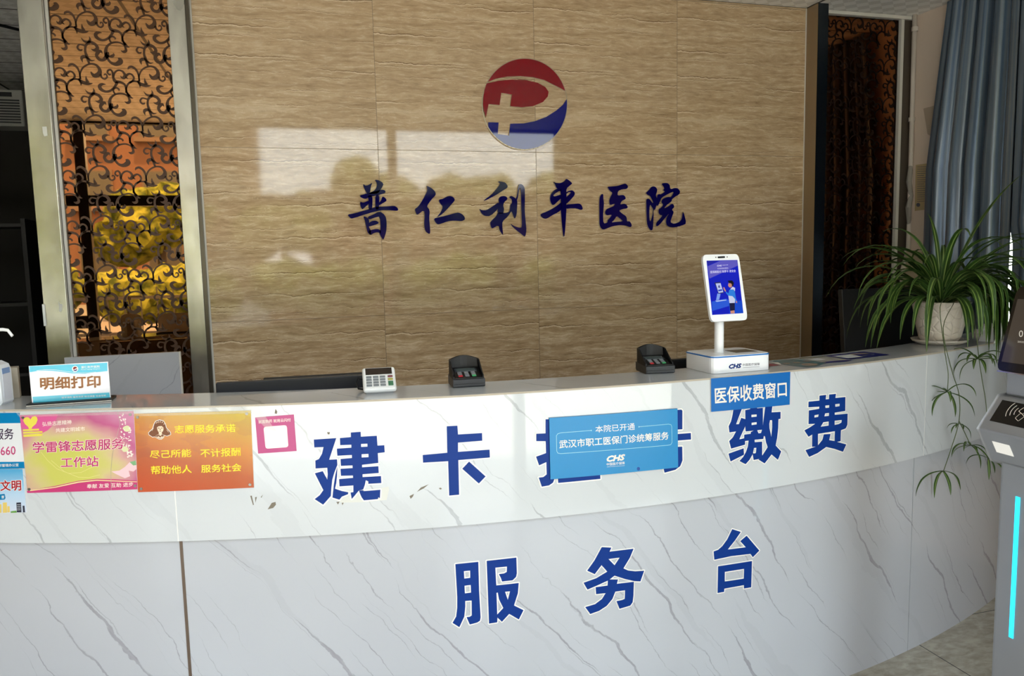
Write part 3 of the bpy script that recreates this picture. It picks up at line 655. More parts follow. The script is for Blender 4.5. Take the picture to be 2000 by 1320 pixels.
wall_char(zoomed(1245, 350, 12), [[
 [(165,325),(235,265),(290,190),(340,168),(400,185),(437,240),(432,300),(400,380),(430,455),(440,365),(490,350),(520,360),(600,310),(612,290),(570,262),(605,215),(530,110),(600,92),(680,95),(730,140),(742,242),(860,205),(930,225),(977,300),(940,370),(860,410),(775,480),(778,520),(650,615),(592,692),(700,640),(780,575),(825,600),(837,660),(775,715),(827,770),(790,860),(738,1010),(830,1048),(950,1012),(1010,930),(1030,780),(1050,765),(1122,1040),(1020,1085),(850,1132),(720,1122),(655,1080),(640,1000),(655,900),(715,800),(620,910),(500,1060),(430,1112),(405,1080),(412,1020),(490,940),(560,850),(500,840),(465,790),(468,710),(545,650),(575,600),(530,540),(545,490),(590,450),(700,413),(757,430),(832,288),(700,345),(540,435),(500,530),(450,640),(420,600),(390,720),(352,722),(352,900),(338,1160),(300,1212),(230,1140),(190,1030),(178,700),(175,480),(215,457),(262,470),(325,565),(345,545),(290,440),(265,395),(205,370)],
 [(268,590),(300,640),(342,710),(330,830),(278,1005),(255,950),(250,750)]]], 'navy brush script character with an upswept final hook, rightmost on the wall')
zl = zoomed(880, 80, 5.5)
def earc(a0, a1, n, rx=452, ry=484, cx=790, cy=681): return [(cx+rx*math.cos(R_(a0+(a1-a0)*i/n)), cy-ry*math.sin(R_(a0+(a1-a0)*i/n))) for i in range(n+1)]
logo = empty('wall_emblem', (WS.inv((1024, 203))[0], -.001, 2.149), 0, 'round red and blue emblem mounted on the travertine wall above the characters', 'emblem'); LL = Vector(logo.location)
def lpart(mb, nm, **k): mb.v = [p-LL for p in mb.v]; return mb.build(nm, logo, **k)
lpart(MB().sheet(WS, [inv(WS, zl(earc(150.5, 17, 40)+[(1130,490),(1000,425),(880,395),(740,382),(600,388),(480,410)]))], RED, .012, side=EDGE, depth=.012), 'red_crescent')
lpart(MB().sheet(WS, [inv(WS, zl([(382,462),(500,435),(650,420),(800,425),(930,455),(1010,500),(1045,550),(1037,600),(985,660),(880,703),(760,716),(635,705),(652,580),(538,562),(520,692),(402,682),(374,825),(350,750),(342,680),(347,600),(358,530)]))], RED, .012, side=EDGE, depth=.012), 'red_lobe')
lpart(MB().sheet(WS, [inv(WS, zl([(398,878),(510,880),(500,1005),(620,1020),(635,893),(780,890),(900,865),(1020,820),(1130,750),(1200,690)]+earc(6, -150, 50)))], NAVY2, .012, side=EDGE, depth=.012), 'blue_bowl')
mb = MB(); mb.line(WS, inv(WS, zl(earc(0, 354, 59, 456, 489))), .004, EDGE, .010, closed=True); lpart(mb, 'rim')

# ================================================================ SIGNS AND POSTERS ON THE COUNTER
def grad_mat(name, fn, rough=.2):
    m = mat(name, rough=rough); g = N(m); g.l(fn(g, *g.sep(g.coord('UV'))[:2]), g.b.inputs['Base Color']); return m
def f_orange(g, u, v):
    t = g.math('ADD', g.math('MULTIPLY', v, .75), g.math('MULTIPLY', u, .3))
    c = g.ramp(t, [(.1, (186, 80, 44)), (.4, (178, 88, 42)), (.65, (194, 122, 38)), (.98, (184, 156, 30))])
    return g.mix(g.math('MULTIPLY', g.math('GREATER_THAN', g.noise(g.comb(g.math('MULTIPLY', u, 2), g.math('MULTIPLY', v, 3), 1), 1.6, 3), .56), .22), c, (150, 76, 48))
def f_pink(g, u, v):
    du, dv = g.math('SUBTRACT', u, .40), g.math('SUBTRACT', v, .36)
    d = g.math('SQRT', g.math('ADD', g.math('MULTIPLY', du, du), g.math('MULTIPLY', g.math('MULTIPLY', dv, dv), .9)))
    d = g.math('ADD', d, g.math('MULTIPLY', g.math('SUBTRACT', g.noise(g.comb(u, v, 3), 4, 2), .5), .30))
    return g.ramp(d, [(.22, (200, 198, 98)), (.36, (206, 192, 132)), (.48, (206, 158, 152)), (.62, (186, 88, 134)), (.75, (198, 128, 162))])
ORANGE = grad_mat('orange_print', f_orange); PINKY = grad_mat('pink_yellow_print', f_pink, .3)
YEL = mat('print_yellow', (246, 226, 40), .3); MAG = mat('print_magenta', (196, 60, 118), .3); CREAM = mat('print_cream', (232, 222, 160), .4)
BRN = mat('print_brown', (118, 70, 42), .4); LFACE = mat('print_pale', (238, 214, 188), .4); SCREW = mat('screw_head', (150, 148, 142), .3, .8)
def screws(mb, surf, zf, pts):
    for x, y in pts:
        a, b = surf.inv(zf([(x, y)])[0]); mb.sheet(surf, [[(a+.0042*math.cos(k*R_(30)), b+.0042*math.sin(k*R_(30))) for k in range(12)]], SCREW, .0058, side=SCREW, depth=.002)
def board(surf, zf, Q, m, off=.004, th=.0035, side=None):
    """rectangular board or sticker from its four corners TL TR BR BL"""
    P = zf(Q); mb = MB(); mb.sheet(surf, [inv(surf, P)], m, off, uvf=affine_uv(surf, P[0], P[1], P[3]), side=side or VWHITE, depth=th); return mb
# orange pledge board
mb = board(BAND, z5, [(128,150),(1378,115),(1412,942),(170,992)], ORANGE)
for t, a, b, c in (('志愿服务承诺', (565,360), (1215,345), (560,275)), ('尽己所能', (300,630), (740,612), (297,545)), ('不计报酬', (842,618), (1268,600), (838,530)), ('帮助他人', (312,800), (745,785), (308,712)), ('服务社会', (850,782), (1278,765), (845,700))):
    mb.text(BAND, t, *z5([a, b, c]), YEL, .0044, .014)
hat = [(345,260),(360,232),(400,218),(440,228),(462,262),(470,300),(515,350),(518,372),(480,388),(440,375),(445,400),(420,422),(390,418),(350,395),(325,398),(290,375),(285,355),(330,310)]
L = inv(BAND, z5(hat)); mb.rim(BAND, [L], .0016, VWHITE, .0041); mb.sheet(BAND, [L], BRN, .0045)
poly_px(mb, BAND, z5, [(374,296),(392,284),(424,282),(442,296),(444,318),(438,336),(424,352),(404,356),(388,342),(378,322)], LFACE, .0047)
poly_px(mb, BAND, z5, [(392,348),(424,350),(428,366),(456,388),(440,402),(420,418),(388,412),(352,388),(394,368)], LFACE, .0046)
for P in ([(382,300),(402,298),(402,303),(382,306)], [(416,298),(436,298),(435,303),(416,303)], [(386,309),(400,308),(398,313),(388,313)], [(418,308),(432,308),(430,313),(420,313)], [(406,308),(411,308),(414,327),(404,327)], [(398,336),(422,335),(418,340),(400,341)], [(352,388),(398,372),(404,380),(380,398)], [(428,368),(452,386),(430,398),(418,384)], [(400,384),(424,388),(416,404),(392,398)]): poly_px(mb, BAND, z5, P, BRN, .0049)
for P in ([(360,252),(372,236),(376,240),(366,256)], [(380,246),(390,228),(395,230),(388,248)], [(402,244),(408,226),(413,227),(410,245)], [(424,246),(434,232),(438,236),(430,250)], [(444,262),(452,252),(456,258),(448,268)], [(318,330),(336,300),(339,303),(322,334)], [(480,318),(500,348),(496,350),(476,322)]): poly_px(mb, BAND, z5, P, LFACE, .0049)
screws(mb, BAND, z5, [(165,188), (1335,150), (1370,910), (205,955)])
mb.build('poster_board', None, label='orange board with yellow writing and a fur hatted portrait, screwed to the counter', cat='poster')
# pink and yellow station board
z0_ = zoomed(0, 780, 5.5)
mb = board(BAND, z0_, [(222,165),(1443,122),(1485,960),(305,1000)], PINKY)
poly_px(mb, BAND, z0_, [(298,980),(450,950),(600,925),(850,870),(1050,848),(1250,852),(1482,868),(1485,960),(305,1000)], MAG, .0041)
poly_px(mb, BAND, z0_, [(330,980),(600,944),(850,890),(1050,868),(1480,884),(1480,877),(1050,858),(850,878),(600,934),(330,970)], CREAM, .0043)
PINK2 = mat('print_rose', (214, 92, 150), .3)
poly_px(mb, BAND, z0_, [(228,168),(632,154),(600,250),(520,330),(450,365),(240,300)], PINK2, .0041)
LEM = mat('print_lemon', (228, 214, 84), .35)
poly_px(mb, BAND, z0_, [(335,310),(280,262),(260,225),(268,200),(295,186),(322,192),(338,212),(356,184),(385,174),(408,188),(414,216),(398,258)], LEM, .0043)
poly_px(mb, BAND, z0_, [(312,288),(362,284),(350,312),(322,314)], LEM, .0044)
for P in ([(258,318),(428,310),(430,328),(259,336)], [(260,346),(465,336),(467,354),(261,364)], [(262,374),(468,362),(462,388),(264,400)]): poly_px(mb, BAND, z0_, P, LEM, .0044)
PW = mat('print_white', (244, 236, 226), .35); PG = mat('print_pale_green', (214, 216, 170), .4)
random.seed(5)
for cx, cy, n, sp in ((1325,190,9,40), (1335,240,5,26), (1360,370,16,70), (1370,440,14,55), (1395,540,12,48), (1400,590,8,34)):
    for _ in range(n):
        x, y, r = cx+random.uniform(-sp, sp)*.8, cy+random.uniform(-sp, sp), random.uniform(7, 14)
        poly_px(mb, BAND, z0_, [(x+r*(1 if k % 2 else .45)*math.cos(k*R_(36)), y+r*(1 if k % 2 else .45)*math.sin(k*R_(36))) for k in range(10)], PW, .0043)
for cx, cy, r in ((1370,310,42), (1350,530,38)): poly_px(mb, BAND, z0_, [(cx+r*math.cos(k*R_(30))*(1+.15*math.sin(k*2.2)), cy+r*math.sin(k*R_(30))*.8) for k in range(12)], PG, .0042)
poly_px(mb, BAND, z0_, [(1205,770),(1290,760),(1350,720),(1400,670),(1470,655),(1478,740),(1440,770),(1390,760),(1405,820),(1350,842),(1260,800)], mat('print_petal', (232, 196, 204), .35), .0042)
poly_px(mb, BAND, z0_, [(1400,668),(1465,652),(1472,700),(1440,705)], mat('print_green', (120, 168, 120), .35), .0043)
mb.line(BAND, inv(BAND, z0_([(450,560),(520,650),(620,740),(750,790),(880,780),(1000,720)])), .0008, CREAM, .0042)
mb.line(BAND, inv(BAND, z0_([(560,650),(700,770),(850,830),(960,835),(1080,805)])), .0008, CREAM, .0042)
for t, a, b, c, m_, bo, ou in (('弘扬志愿精神', (468,285), (778,262), (466,238), PW, .01, None), ('共建文明城市', (610,350), (922,332), (608,305), PW, .01, None), ('学雷锋志愿服务', (365,570), (1340,525), (362,455), MAG, .018, PW), ('工作站', (668,728), (1068,712), (665,620), MAG, .018, PW), ('奉献 友爱 互助 进步', (945,952), (1440,930), (943,905), PW, .006, None)):
    mb.text(BAND, t, *z0_([a, b, c]), m_, .0048, bo, outline=ou, ow=.0011)
mb.line(BAND, inv(BAND, z0_([(1272,125),(1300,260),(1255,420),(1215,600),(1200,760),(1205,970)])), .0012, EDG, .005)
screws(mb, BAND, z0_, [(258,192), (1408,160), (1460,922), (325,960)])
mb.build('poster_board', None, label='pink and yellow board with magenta writing between the blue poster and the orange board', cat='poster')
# blue and white poster cut by the frame
PBL = mat('print_blue', (0, 122, 178), .3); PGR = mat('print_light', (222, 224, 228), .35); PDK = mat('print_dark', (52, 34, 66), .4)
idp = lambda p: p
mb = board(BAND, idp, [(-60,807),(40.2,805.5),(49.5,914),(-55,916)], PGR, .003, .0022)
poly_px(mb, BAND, idp, [(-60,807),(40.2,805.5),(41.6,825.6),(-58,827)], PBL, .0033); poly_px(mb, BAND, idp, [(-55,902),(48.3,901),(49.5,914),(-55,916)], PBL, .0033)
mb.text(BAND, '服务', (-9.5,858.5), (28,857), (-10,837), PDK, .0034, .012); mb.text(BAND, '660', (3,888.5), (32,887), (2.5,872), MAG, .0034, .008)
mb.text(BAND, '识管理办公室', (-1,911.5), (38,910), (-1,905.5), PW, .0036, .01)
mb.build('poster', None, label='blue and white notice with purple digits at the left edge of the counter', cat='poster')
# city poster below it
def f_sky(g, u, v): return g.ramp(v, [(.05, (206, 214, 232)), (.45, (180, 208, 232)), (.95, (92, 168, 212))])
mb = board(BAND, idp, [(-50,916),(45,915.5),(53,1000),(-45,1003)], grad_mat('city_print', f_sky), .002, .0012)
YB = mat('print_tower_yellow', (226, 198, 110), .4); DB = mat('print_tower_dark', (44, 48, 66), .4); GN = mat('print_lawn', (104, 160, 70), .4); PR = mat('print_red', (172, 16, 40), .3)
for P, m_ in (([(-20,985),(4,984),(4,1001),(-20,1002)], YB), ([(6.5,981),(14.5,980.5),(15,1000.5),(6.5,1001)], YB), ([(15.5,988),(20,988),(20.5,1000),(15.5,1000)], YB), ([(33,981),(42,980.5),(43,1000),(34,1000)], DB), ([(45,987),(49,987),(50,1000),(46,1000)], DB), ([(22,998),(33,996.5),(34,1000.5),(22,1001)], GN), ([(-15,966),(10,964),(12,972),(10,975),(-15,977)], PBL)): poly_px(mb, BAND, idp, P, m_, .0023)
for k in range(4): mb.line(BAND, inv(BAND, [(34.5, 985+k*3.4), (41, 984.7+k*3.4)]), .0012, PGR, .0025)
mb.text(BAND, '文明', (2.5,958), (42.5,957), (2,938), PR, .003, .02, outline=PW, ow=.0014); mb.text(BAND, '普', (4,973), (9.5,972.8), (4,967), PW, .0026, .01)
mb.build('poster', None, label='pale blue city skyline poster with red writing, lowest at the left edge of the counter', cat='poster')
# pink payment sticker (its code square stays blank)
mb = board(BAND, z5, [(1422,192),(1838,160),(1868,552),(1455,580)], mat('print_pink', (180, 66, 124), .35), .0018, .001)
mb.text(BAND, '就医购药 就用云闪付', *z5([(1460,258),(1805,235),(1457,222)]), PW, .002, .006)
def rrect(P, r=.12, k=4):
    out = []
    for i in range(4):
        c, a, b = P[i], P[i-1], P[(i+1) % 4]; p = (c[0]+(a[0]-c[0])*r, c[1]+(a[1]-c[1])*r); q = (c[0]+(b[0]-c[0])*r, c[1]+(b[1]-c[1])*r)
        for j in range(k+1):
            t = j/k; out.append(tuple((1-t)**2*p[d]+2*t*(1-t)*c[d]+t*t*q[d] for d in (0, 1)))
    return out
poly_px(mb, BAND, z5, rrect([(1512,293),(1762,273),(1780,510),(1535,528)]), PW, .0021)
mb.build('sticker', None, label='small pink square sticker with a blank white panel, right of the orange board', cat='sticker')
# light blue notice board
CY = mat('board_cyan', (20, 132, 192), .35); LINE = mat('print_mint', (176, 226, 226), .4)
mb = board(BAND, zg, [(197,160),(1757,45),(1765,760),(212,905)], CY, .007, .0055, side=mat('board_edge', (20, 110, 170), .4))
mb.text(BAND, '本院已开通', *zg([(760,338),(1238,302),(757,252)]), PW, .0074, 0)
mb.text(BAND, '武汉市职工医保门诊统筹服务', *zg([(322,528),(1648,418),(318,430)]), PW, .0074, .013)
mb.text(BAND, 'CHS', *zg([(900,690),(1108,668),(900,625)]), PW, .0074, .06, shear=.1)
mb.text(BAND, '中国医疗保障', *zg([(895,740),(1115,722),(893,706)]), PW, .0074, .008)
mb.line(BAND, inv(BAND, zg([(898,755),(1113,737)])), .0008, PW, .0074)
rr = rrect([(285,342),(1685,232),(1692,480),(290,594)], .05)
top_l = zg([(700,310),(330,338)]+rr[1:5][::1]); 
pl_ = inv(BAND, zg([(705,310),(340,338),(300,350),(284,375),(288,560),(300,585),(335,592),(1640,490),(1675,482),(1690,455),(1686,262),(1678,240),(1645,233),(1290,265)]))
mb.line(BAND, pl_, .0013, LINE, .0074)
for P in ([(712,300),(712,320),(698,311)], [(1283,256),(1283,276),(1298,265)]): poly_px(mb, BAND, zg, P, LINE, .0075)
poly_px(mb, BAND, zg, [(1281+20*math.cos(k*R_(30)), 776+22*math.sin(k*R_(30))) for k in range(12)], mat('print_deep_blue', (10, 70, 150), .4), .0074)
EMB = mat('board_cyan_line', (26, 132, 192), .35)
for P in ([(290,300),(290,310),(330,300),(350,265),(480,250),(485,150)], [(650,740),(790,738),(800,620),(700,630)], [(1380,660),(1700,632),(1700,680),(1560,700)], [(635,235),(640,150)]): mb.line(BAND, inv(BAND, zg(P)), .0008, EMB, .0072)
mb.build('notice_board', None, label='light blue notice board with white writing covering two of the large blue characters', cat='sign')
# blue window sign hanging from the edge
zh = zoomed(1040, 720, 3.846)
mb = board(BAND, zh, [(1335,72),(1930,22),(1925,268),(1337,322)], mat('board_blue', (4, 100, 178), .4), .0045, .001)
mb.text(BAND, '医保收费窗口', *zh([(1367,262),(1902,206),(1363,142)]), PW, .0049, .016)
mb.build('window_sign', None, label='deep blue paper sign with white writing hanging below the face scanner', cat='sign')
# clear tape over the boards' upper edge
TAPE = mat('clear_tape', (235, 232, 222), .12, alpha=.22)
mb = MB()
poly_px(mb, BAND, idp, [(30,800.5),(205,795),(262,803),(262,808),(40,813)], TAPE, .0062); poly_px(mb, BAND, idp, [(262,797),(440,792),(505,792),(540,840),(520,835),(492,806),(262,812)], TAPE, .0064)
mb.build('adhesive_tape', None, label='strips of wrinkled clear tape along the tops of the pink and orange boards', cat='tape')

# ---------------------------------------------------------------- things standing on the counter
def place(o, p, rz=0): o.location = p; o.rotation_euler = (0, 0, rz)
def rotx(a): return Matrix.Rotation(a, 3, 'X')
# stand up acrylic sign
A, B = on_z(63, 787, TOPZ+.006), on_z(216.5, 776.7, TOPZ+.006); ang = math.atan2(B.y-A.y, B.x-A.x); wd = (B-A).length
sg = empty('desk_sign', (A+B)/2-Vector((0, 0, .006)), ang, 'white and sky blue acrylic desk sign with brown writing at the left of the countertop', 'sign')
SS = Flat((A+B)/2, (B-A), (0, 0, 1)); hgt = SS.inv((55.7, 714.7))[1]
IM = Matrix.Translation(sg.location) @ Matrix.Rotation(ang, 4, 'Z'); IM.invert()
def spart(mb, nm, **k): mb.v = [IM @ p for p in mb.v]; return mb.build(nm, sg, **k)
zd = zoomed(30, 690, 9.52); SKY = mat('print_sky', (84, 190, 218), .2)
mb = MB(); w2 = wd/2
mb.sheet(SS, [[(-w2, 0), (w2, 0), (w2, hgt), (-w2, hgt)]], mat('card_white', (232, 232, 240), .2), .002, side=mat('acrylic_clear_edge', (235, 245, 248), .1), depth=.004)
def aff(P): return inv(SS, zd(P))
mb.sheet(SS, [aff([(262,240),(1712,172),(1716,328),(1500,350),(1300,378),(1050,370),(850,340),(700,325),(560,318),(420,325),(270,350)])], SKY, .0024)
mb.line(SS, aff([(400,318),(560,300),(750,305),(950,335),(1150,360),(1350,360),(1500,345)]), .0008, PW, .0026)
mb.sheet(SS, [aff([(325,805),(1750,724),(1762,828),(335,915)])], SKY, .0024)
mb.text(SS, '明细打印', *zd([(475,668),(1585,625),(465,448)]), mat('print_bronze', (168, 108, 58), .3), .0028, .03, outline=PW, ow=.0012)
mb.text(SS, '普仁利平医院', *zd([(1230,278),(1572,262),(1228,235)]), PW, .0027, .006)
mb.text(SS, 'Puren Liping Hospital', *zd([(1230,312),(1575,296),(1230,290)]), PW, .0027, .006)
mb.text(SS, '技术领先 服务优质 群众满意 社会信赖', *zd([(865,838),(1692,796),(862,806)]), PW, .0027, .004)
mb.sheet(SS, [aff([(1115+58*math.cos(k*R_(20)), 286+54*math.sin(k*R_(20))) for k in range(18)])], PW, .0026)
mb.sheet(SS, [aff([(1075,285),(1080,262),(1105,245),(1140,250),(1152,275),(1120,282),(1110,292),(1090,296)])], RED, .0028); mb.sheet(SS, [aff([(1080,300),(1110,306),(1140,295),(1156,290),(1148,315),(1115,328),(1090,318)])], NAVY2, .0028)
spart(mb, 'printed_panel')
mb = MB().box((-w2-.009, -.030, 0), (w2+.008, .045, .0075), BLACK); mb.build('base', sg, bevel=.002)
MB().box((-w2-.0085, -.0306, .0015), (w2+.0075, -.0300, .0032), PW).build('base_trim', sg)
# sanitiser bottle at the left edge
bt = empty('pump_bottle', on_z(-20, 790, TOPZ)+Vector((0, .01, 0)), R_(-12), 'translucent white pump bottle cut by the left edge of the picture', 'bottle')
BOT = mat('translucent_white', (222, 228, 236), .25)
bl = [(-.055, 0), (.046, 0), (.052, .006), (.052, .085), (.046, .098), (.026, .106), (-.03, .106), (-.05, .098), (-.055, .085)]
MB().prism([(x_, z_) for x_, z_ in bl], -.03, .03, BOT, 'xz').build('bottle_body', bt, bevel=.008, seg=3)
bt.scale = (1.0, 1.0, 1.24)
LB = mat('label_print', (206, 210, 222), .4); LBB = mat('label_blue', (120, 150, 196), .4); INK = mat('ink', (92, 92, 104), .5)
mb = MB().box((.0525, -.02, .012), (.0532, .02, .09), LB).box((.0531, -.02, .076), (.0536, .02, .09), LBB)
mb.box((.012, -.0312, .012), (.046, -.0304, .092), LB).box((.012, -.0316, .078), (.046, -.0311, .092), LBB)
for k in range(7):
    for j in range(11): mb.box((.016+k*.004, -.0316, .022+j*.0048), (.0185+k*.004, -.0311, .0252+j*.0048), INK)
for k in range(8): mb.box((.028+k*.0018, -.0316, .0135), (.029+k*.0018, -.0311, .019), INK)
mb.build('label', bt)
MB().lathe([(.017, .106), (.017, .122), (.006, .124), (.006, .168), (.010, .170), (.010, .188)], WHITE, n=20).build('pump_cap', bt)
MB().tube([(0, 0, .184), (.055, .0, .185), (.070, .0, .183), (.082, .0, .168)], .0042, WHITE, 8).build('spout', bt)
o = MB().box((0, 0, 0), (.045, .05, .098), mat('beige_card', (172, 164, 148), .7)); o = o.build('carton', None, bevel=.001, label='small beige carton standing just behind the pump bottle', cat='box')
p_ = on_z(33, 777, TOPZ); o.location = (p_.x-.018, p_.y+.02, TOPZ); o.rotation_euler = (0, 0, R_(12))

# black card terminal with hood
def card_terminal(label, p, rz):
    t = empty('card_terminal', p, rz, label, 'card reader', 'black card readers on the countertop')
    side = [(-.058, .004), (-.050, .0), (.045, 0), (.052, .006), (.052, .030), (-.058, .026)]
    mb = MB().prism(side, -.052, .052, BLACK2, 'yz'); mb.box((-.05, -.0590, .011), (.05, -.0570, .0125), BLACK); mb.build('body', t, bevel=.0025)
    key = MB().prism([(-.052, .027), (-.052, .030), (.035, .052), (.045, .052), (.045, .028)], -.046, .046, BLACK, 'yz'); kp = key.build('keypad_plate', t, bevel=.001)
    sl_ = math.atan2(.022, .087)
    def on(x, q): return Vector((x, -.052+q*math.cos(sl_), .0302+q*math.sin(sl_)))
    GK = mat('key_grey', (128, 132, 140), .4); RK = mat('key_red', (196, 40, 52), .4); GRK = mat('key_green', (70, 170, 110), .4); rt = rotx(sl_)
    for c in range(3):
        mb = MB()
        for r in range(4): mb.box((-.0065, 0, 0), (.0065, .0068, .003), [(RK, GK, GRK)[c], GK, GK, GK][r], rot=rt, at=on(-.024+c*.022, .012+r*.0095))
        mb.build('key_column', t, label=('grey keys ending in a red one', 'grey keys', 'grey keys ending in a green one')[c])
    MB().box((-.032, 0, 0), (.032, .022, .002), mat('lcd_grey', (78, 88, 88), .12), rot=rt, at=on(0, .056)).build('display', t)
    MB().box((-.036, -.002, 0), (.036, .026, .001), mat('chrome_line', (92, 96, 108), .2, .6), rot=rt, at=on(0, .054)).build('display_bezel', t)
    # hood: sides that rise to a high arched back
    V = []; nn = 24; path = []
    for i in range(nn+1):
        s = i/nn
        if s < .33: k = s/.33; x_, y_, h_ = -.052, -.050+k*.092, .036+(.044*min(1, k*1.25)**1.1)
        elif s < .67: k = (s-.33)/.34; a = -math.pi/2+0; x_ = -.052+.104*k; y_ = .042+.010*math.sin(math.pi*k); h_ = .080+.012*math.sin(math.pi*k)
        else: k = 1-(s-.67)/.33; x_, y_, h_ = .052, -.050+k*.092, .036+(.044*min(1, k*1.25)**1.1)
        path.append((x_, y_, h_))
    for x_, y_, h_ in path:
        ix = x_-math.copysign(.004, x_) if abs(x_) > .02 else x_; iy = y_-.005 if y_ > .03 else y_
        V += [(x_, y_, .02), (x_*.97, y_+.004, h_), (ix*.96, iy+.002, h_-.0005), (ix, iy, .02)]
    F = [(i*4+a, i*4+4+a, i*4+4+(a+1) % 4, i*4+(a+1) % 4) for i in range(nn) for a in range(4)]+[(0, 1, 2, 3), (nn*4+3, nn*4+2, nn*4+1, nn*4)]
    MB().raw(V, F, BLACK).build('hood', t, smooth=False)
    return t
card_terminal('black hooded card reader nearest the white keypad, left one of two', on_z(909, 754, TOPZ)+Vector((.01, .03, 0)), R_(-3))
card_terminal('black hooded card reader just left of the white face scanner', on_z(1285, 727, TOPZ)+Vector((.0, .025, 0)), R_(-6))
# white keypad
t = empty('pin_pad', on_z(744, 768, TOPZ)+Vector((.0, .035, 0)), R_(-4), 'white keypad with dark display tilted up at the end of the long monitor', 'keypad')
sl_ = R_(33); rt = rotx(sl_)
MB().box((-.046, -.005, -.010), (.046, .090, .006), WHITE, rot=rt, at=(0, -.035, .012)).build('body', t, bevel=.007, seg=3)
MB().prism([(-.03, 0), (.034, 0), (.034, .045), (-.03, .010)], -.038, .038, mat('grey_plastic', (150, 152, 154), .4), 'yz').build('foot', t, bevel=.002)
MB().box((-.037, .056, .0061), (.037, .083, .0068), mat('pinpad_display', (44, 34, 28), .1), rot=rt, at=(0, -.035, .012)).build('display', t)
PK = mat('pinpad_key', (120, 126, 132), .4)
for r in range(4):
    for c in range(3): MB().box((-.036+c*.019, .006+r*.0115, .006), (-.021+c*.019, .0145+r*.0115, .0085), PK, rot=rt, at=(0, -.035, .012)).build('key', t, bevel=.001, seg=1)
for z_, h_, nm, cc in ((.041, .008, 'red key', (120, 60, 66)), (.029, .008, 'yellow key', (168, 164, 76)), (.006, .019, 'green key', (64, 118, 88))):
    MB().box((.024, z_, .006), (.038, z_+h_, .0085), mat('pad_'+nm.replace(' ', '_'), cc, .4), rot=rt, at=(0, -.035, .012)).build('key', t, bevel=.001, seg=1, label=nm)
MB().tube([(-.040, .035, .030), (-.056, .030, .036), (-.064, .026, .022), (-.058, .020, .008), (-.045, .030, .004), (-.02, .05, .004)], .003, BLACK, 8).build('cable', t)

t.scale = (1.12, 1.12, 1.12)
# face recognition terminal
A, B = on_z(1393, 731, TOPZ), on_z(1505, 722, TOPZ); ang = math.atan2(B.y-A.y, B.x-A.x); wd = (B-A).length
t = empty('face_scanner', (A+B)/2, ang, 'white face recognition terminal with a blue lit portrait screen on the countertop', 'terminal'); TL = Vector(t.location)
FWH = mat('terminal_white', (240, 242, 246), .25); BRIM = mat('terminal_blue', (20, 110, 190), .3)
w2 = wd/2+.002; dp = .185
base_z = on_y(1505, 690.5, A.y).z-TOPZ
bh = max(.04, min(.055, base_z))
MB().prism(rrect([(-w2, 0), (w2, 0), (w2, dp), (-w2, dp)], .12), 0.001, bh, FWH, 'xy').build('base', t, bevel=.002)
MB().prism(rrect([(-w2-.001, -.001), (w2+.001, -.001), (w2+.001, dp+.001), (-w2-.001, dp+.001)], .12), bh, bh+.004, BRIM, 'xy').build('blue_rim', t)
MB().prism(rrect([(-w2+.002, .002), (w2-.002, .002), (w2-.002, dp-.002), (-w2+.002, dp-.002)], .12), bh+.0035, bh+.006, FWH, 'xy').build('top_plate', t)
MB().box((.01, .05, bh+.006), (w2-.02, .12, bh+.0066), mat('scan_window', (70, 74, 78), .1)).build('scan_window', t)
Cc, Sn = math.cos(ang), math.sin(ang)
IM2 = Matrix.Translation(t.location) @ Matrix.Rotation(ang, 4, 'Z'); IM2.invert()
FS = Flat(t.location, (Cc, Sn, 0), (0, 0, 1))
def fpart(mb, nm, **k): mb.v = [IM2 @ p for p in mb.v]; return mb.build(nm, t, **k)
zq = zoomed(1220, 480, 4.716)
mb = MB(); mb.text(FS, 'CHS', *zq([(962,1130),(1070,1122),(962,1093)]), BLUEL, .0006, .06, shear=.1)
mb.text(FS, '中国医疗保障', *zq([(1086,1108),(1242,1100),(1086,1084)]), INK, .0006, .008); mb.line(FS, inv(FS, zq([(1088,1122),(1240,1112)])), .001, INK, .0006)
fpart(mb, 'printed_mark')
pole_x = (IM2 @ on_y(1407, 660, A.y+.09)).x
MB().lathe([(.0165, bh+.005), (.0165, bh+.145)], FWH, c=(pole_x, .095, 0), n=24).build('pole', t, smooth=False)
# tilted tablet
ty = A.y+.045; o_ = on_y(1388, 628.5, ty); vv = Vector((0, math.sin(R_(15)), math.cos(R_(15))))
TS = Flat(o_, (1, 0, 0), vv); zr = zoomed(1340, 480, 8.25)
tb = MB(); P = inv(TS, zr([(272,152),(862,122),(978,1192),(392,1228)]))
x0, x1 = (P[0][0]+P[3][0])/2, (P[1][0]+P[2][0])/2; y1, y0 = (P[0][1]+P[1][1])/2, (P[2][1]+P[3][1])/2
def tpoly(a, b, r=.1): return rrect([(x0+(x1-x0)*a, y0+(y1-y0)*a*.6), (x1-(x1-x0)*a, y0+(y1-y0)*a*.6), (x1-(x1-x0)*a, y1-(y1-y0)*a*.6), (x0+(x1-x0)*a, y1-(y1-y0)*a*.6)], r)
tb.sheet(TS, [tpoly(0, 0)], FWH, 0, side=FWH, depth=.012); tb.sheet(TS, [tpoly(0, 0)], FWH, -.012); fpart(tb, 'tablet')
tb = MB(); tb.sheet(TS, [tpoly(.02, 0)], BRIM, -.012, side=BRIM, depth=.004); tb.sheet(TS, [tpoly(.02, 0)], BRIM, -.016); fpart(tb, 'tablet_back')
tb = MB(); tb.sheet(TS, [inv(TS, zr(rrect([(505,172),(625,166),(628,196),(508,202)], .25)))], BLACK, .0006)
for cx, cy in ((478,186), (660,180)): tb.sheet(TS, [inv(TS, zr([(cx+9*math.cos(k*R_(45)), cy+11*math.sin(k*R_(45))) for k in range(8)]))], BLACK, .0006)
fpart(tb, 'camera_strip')
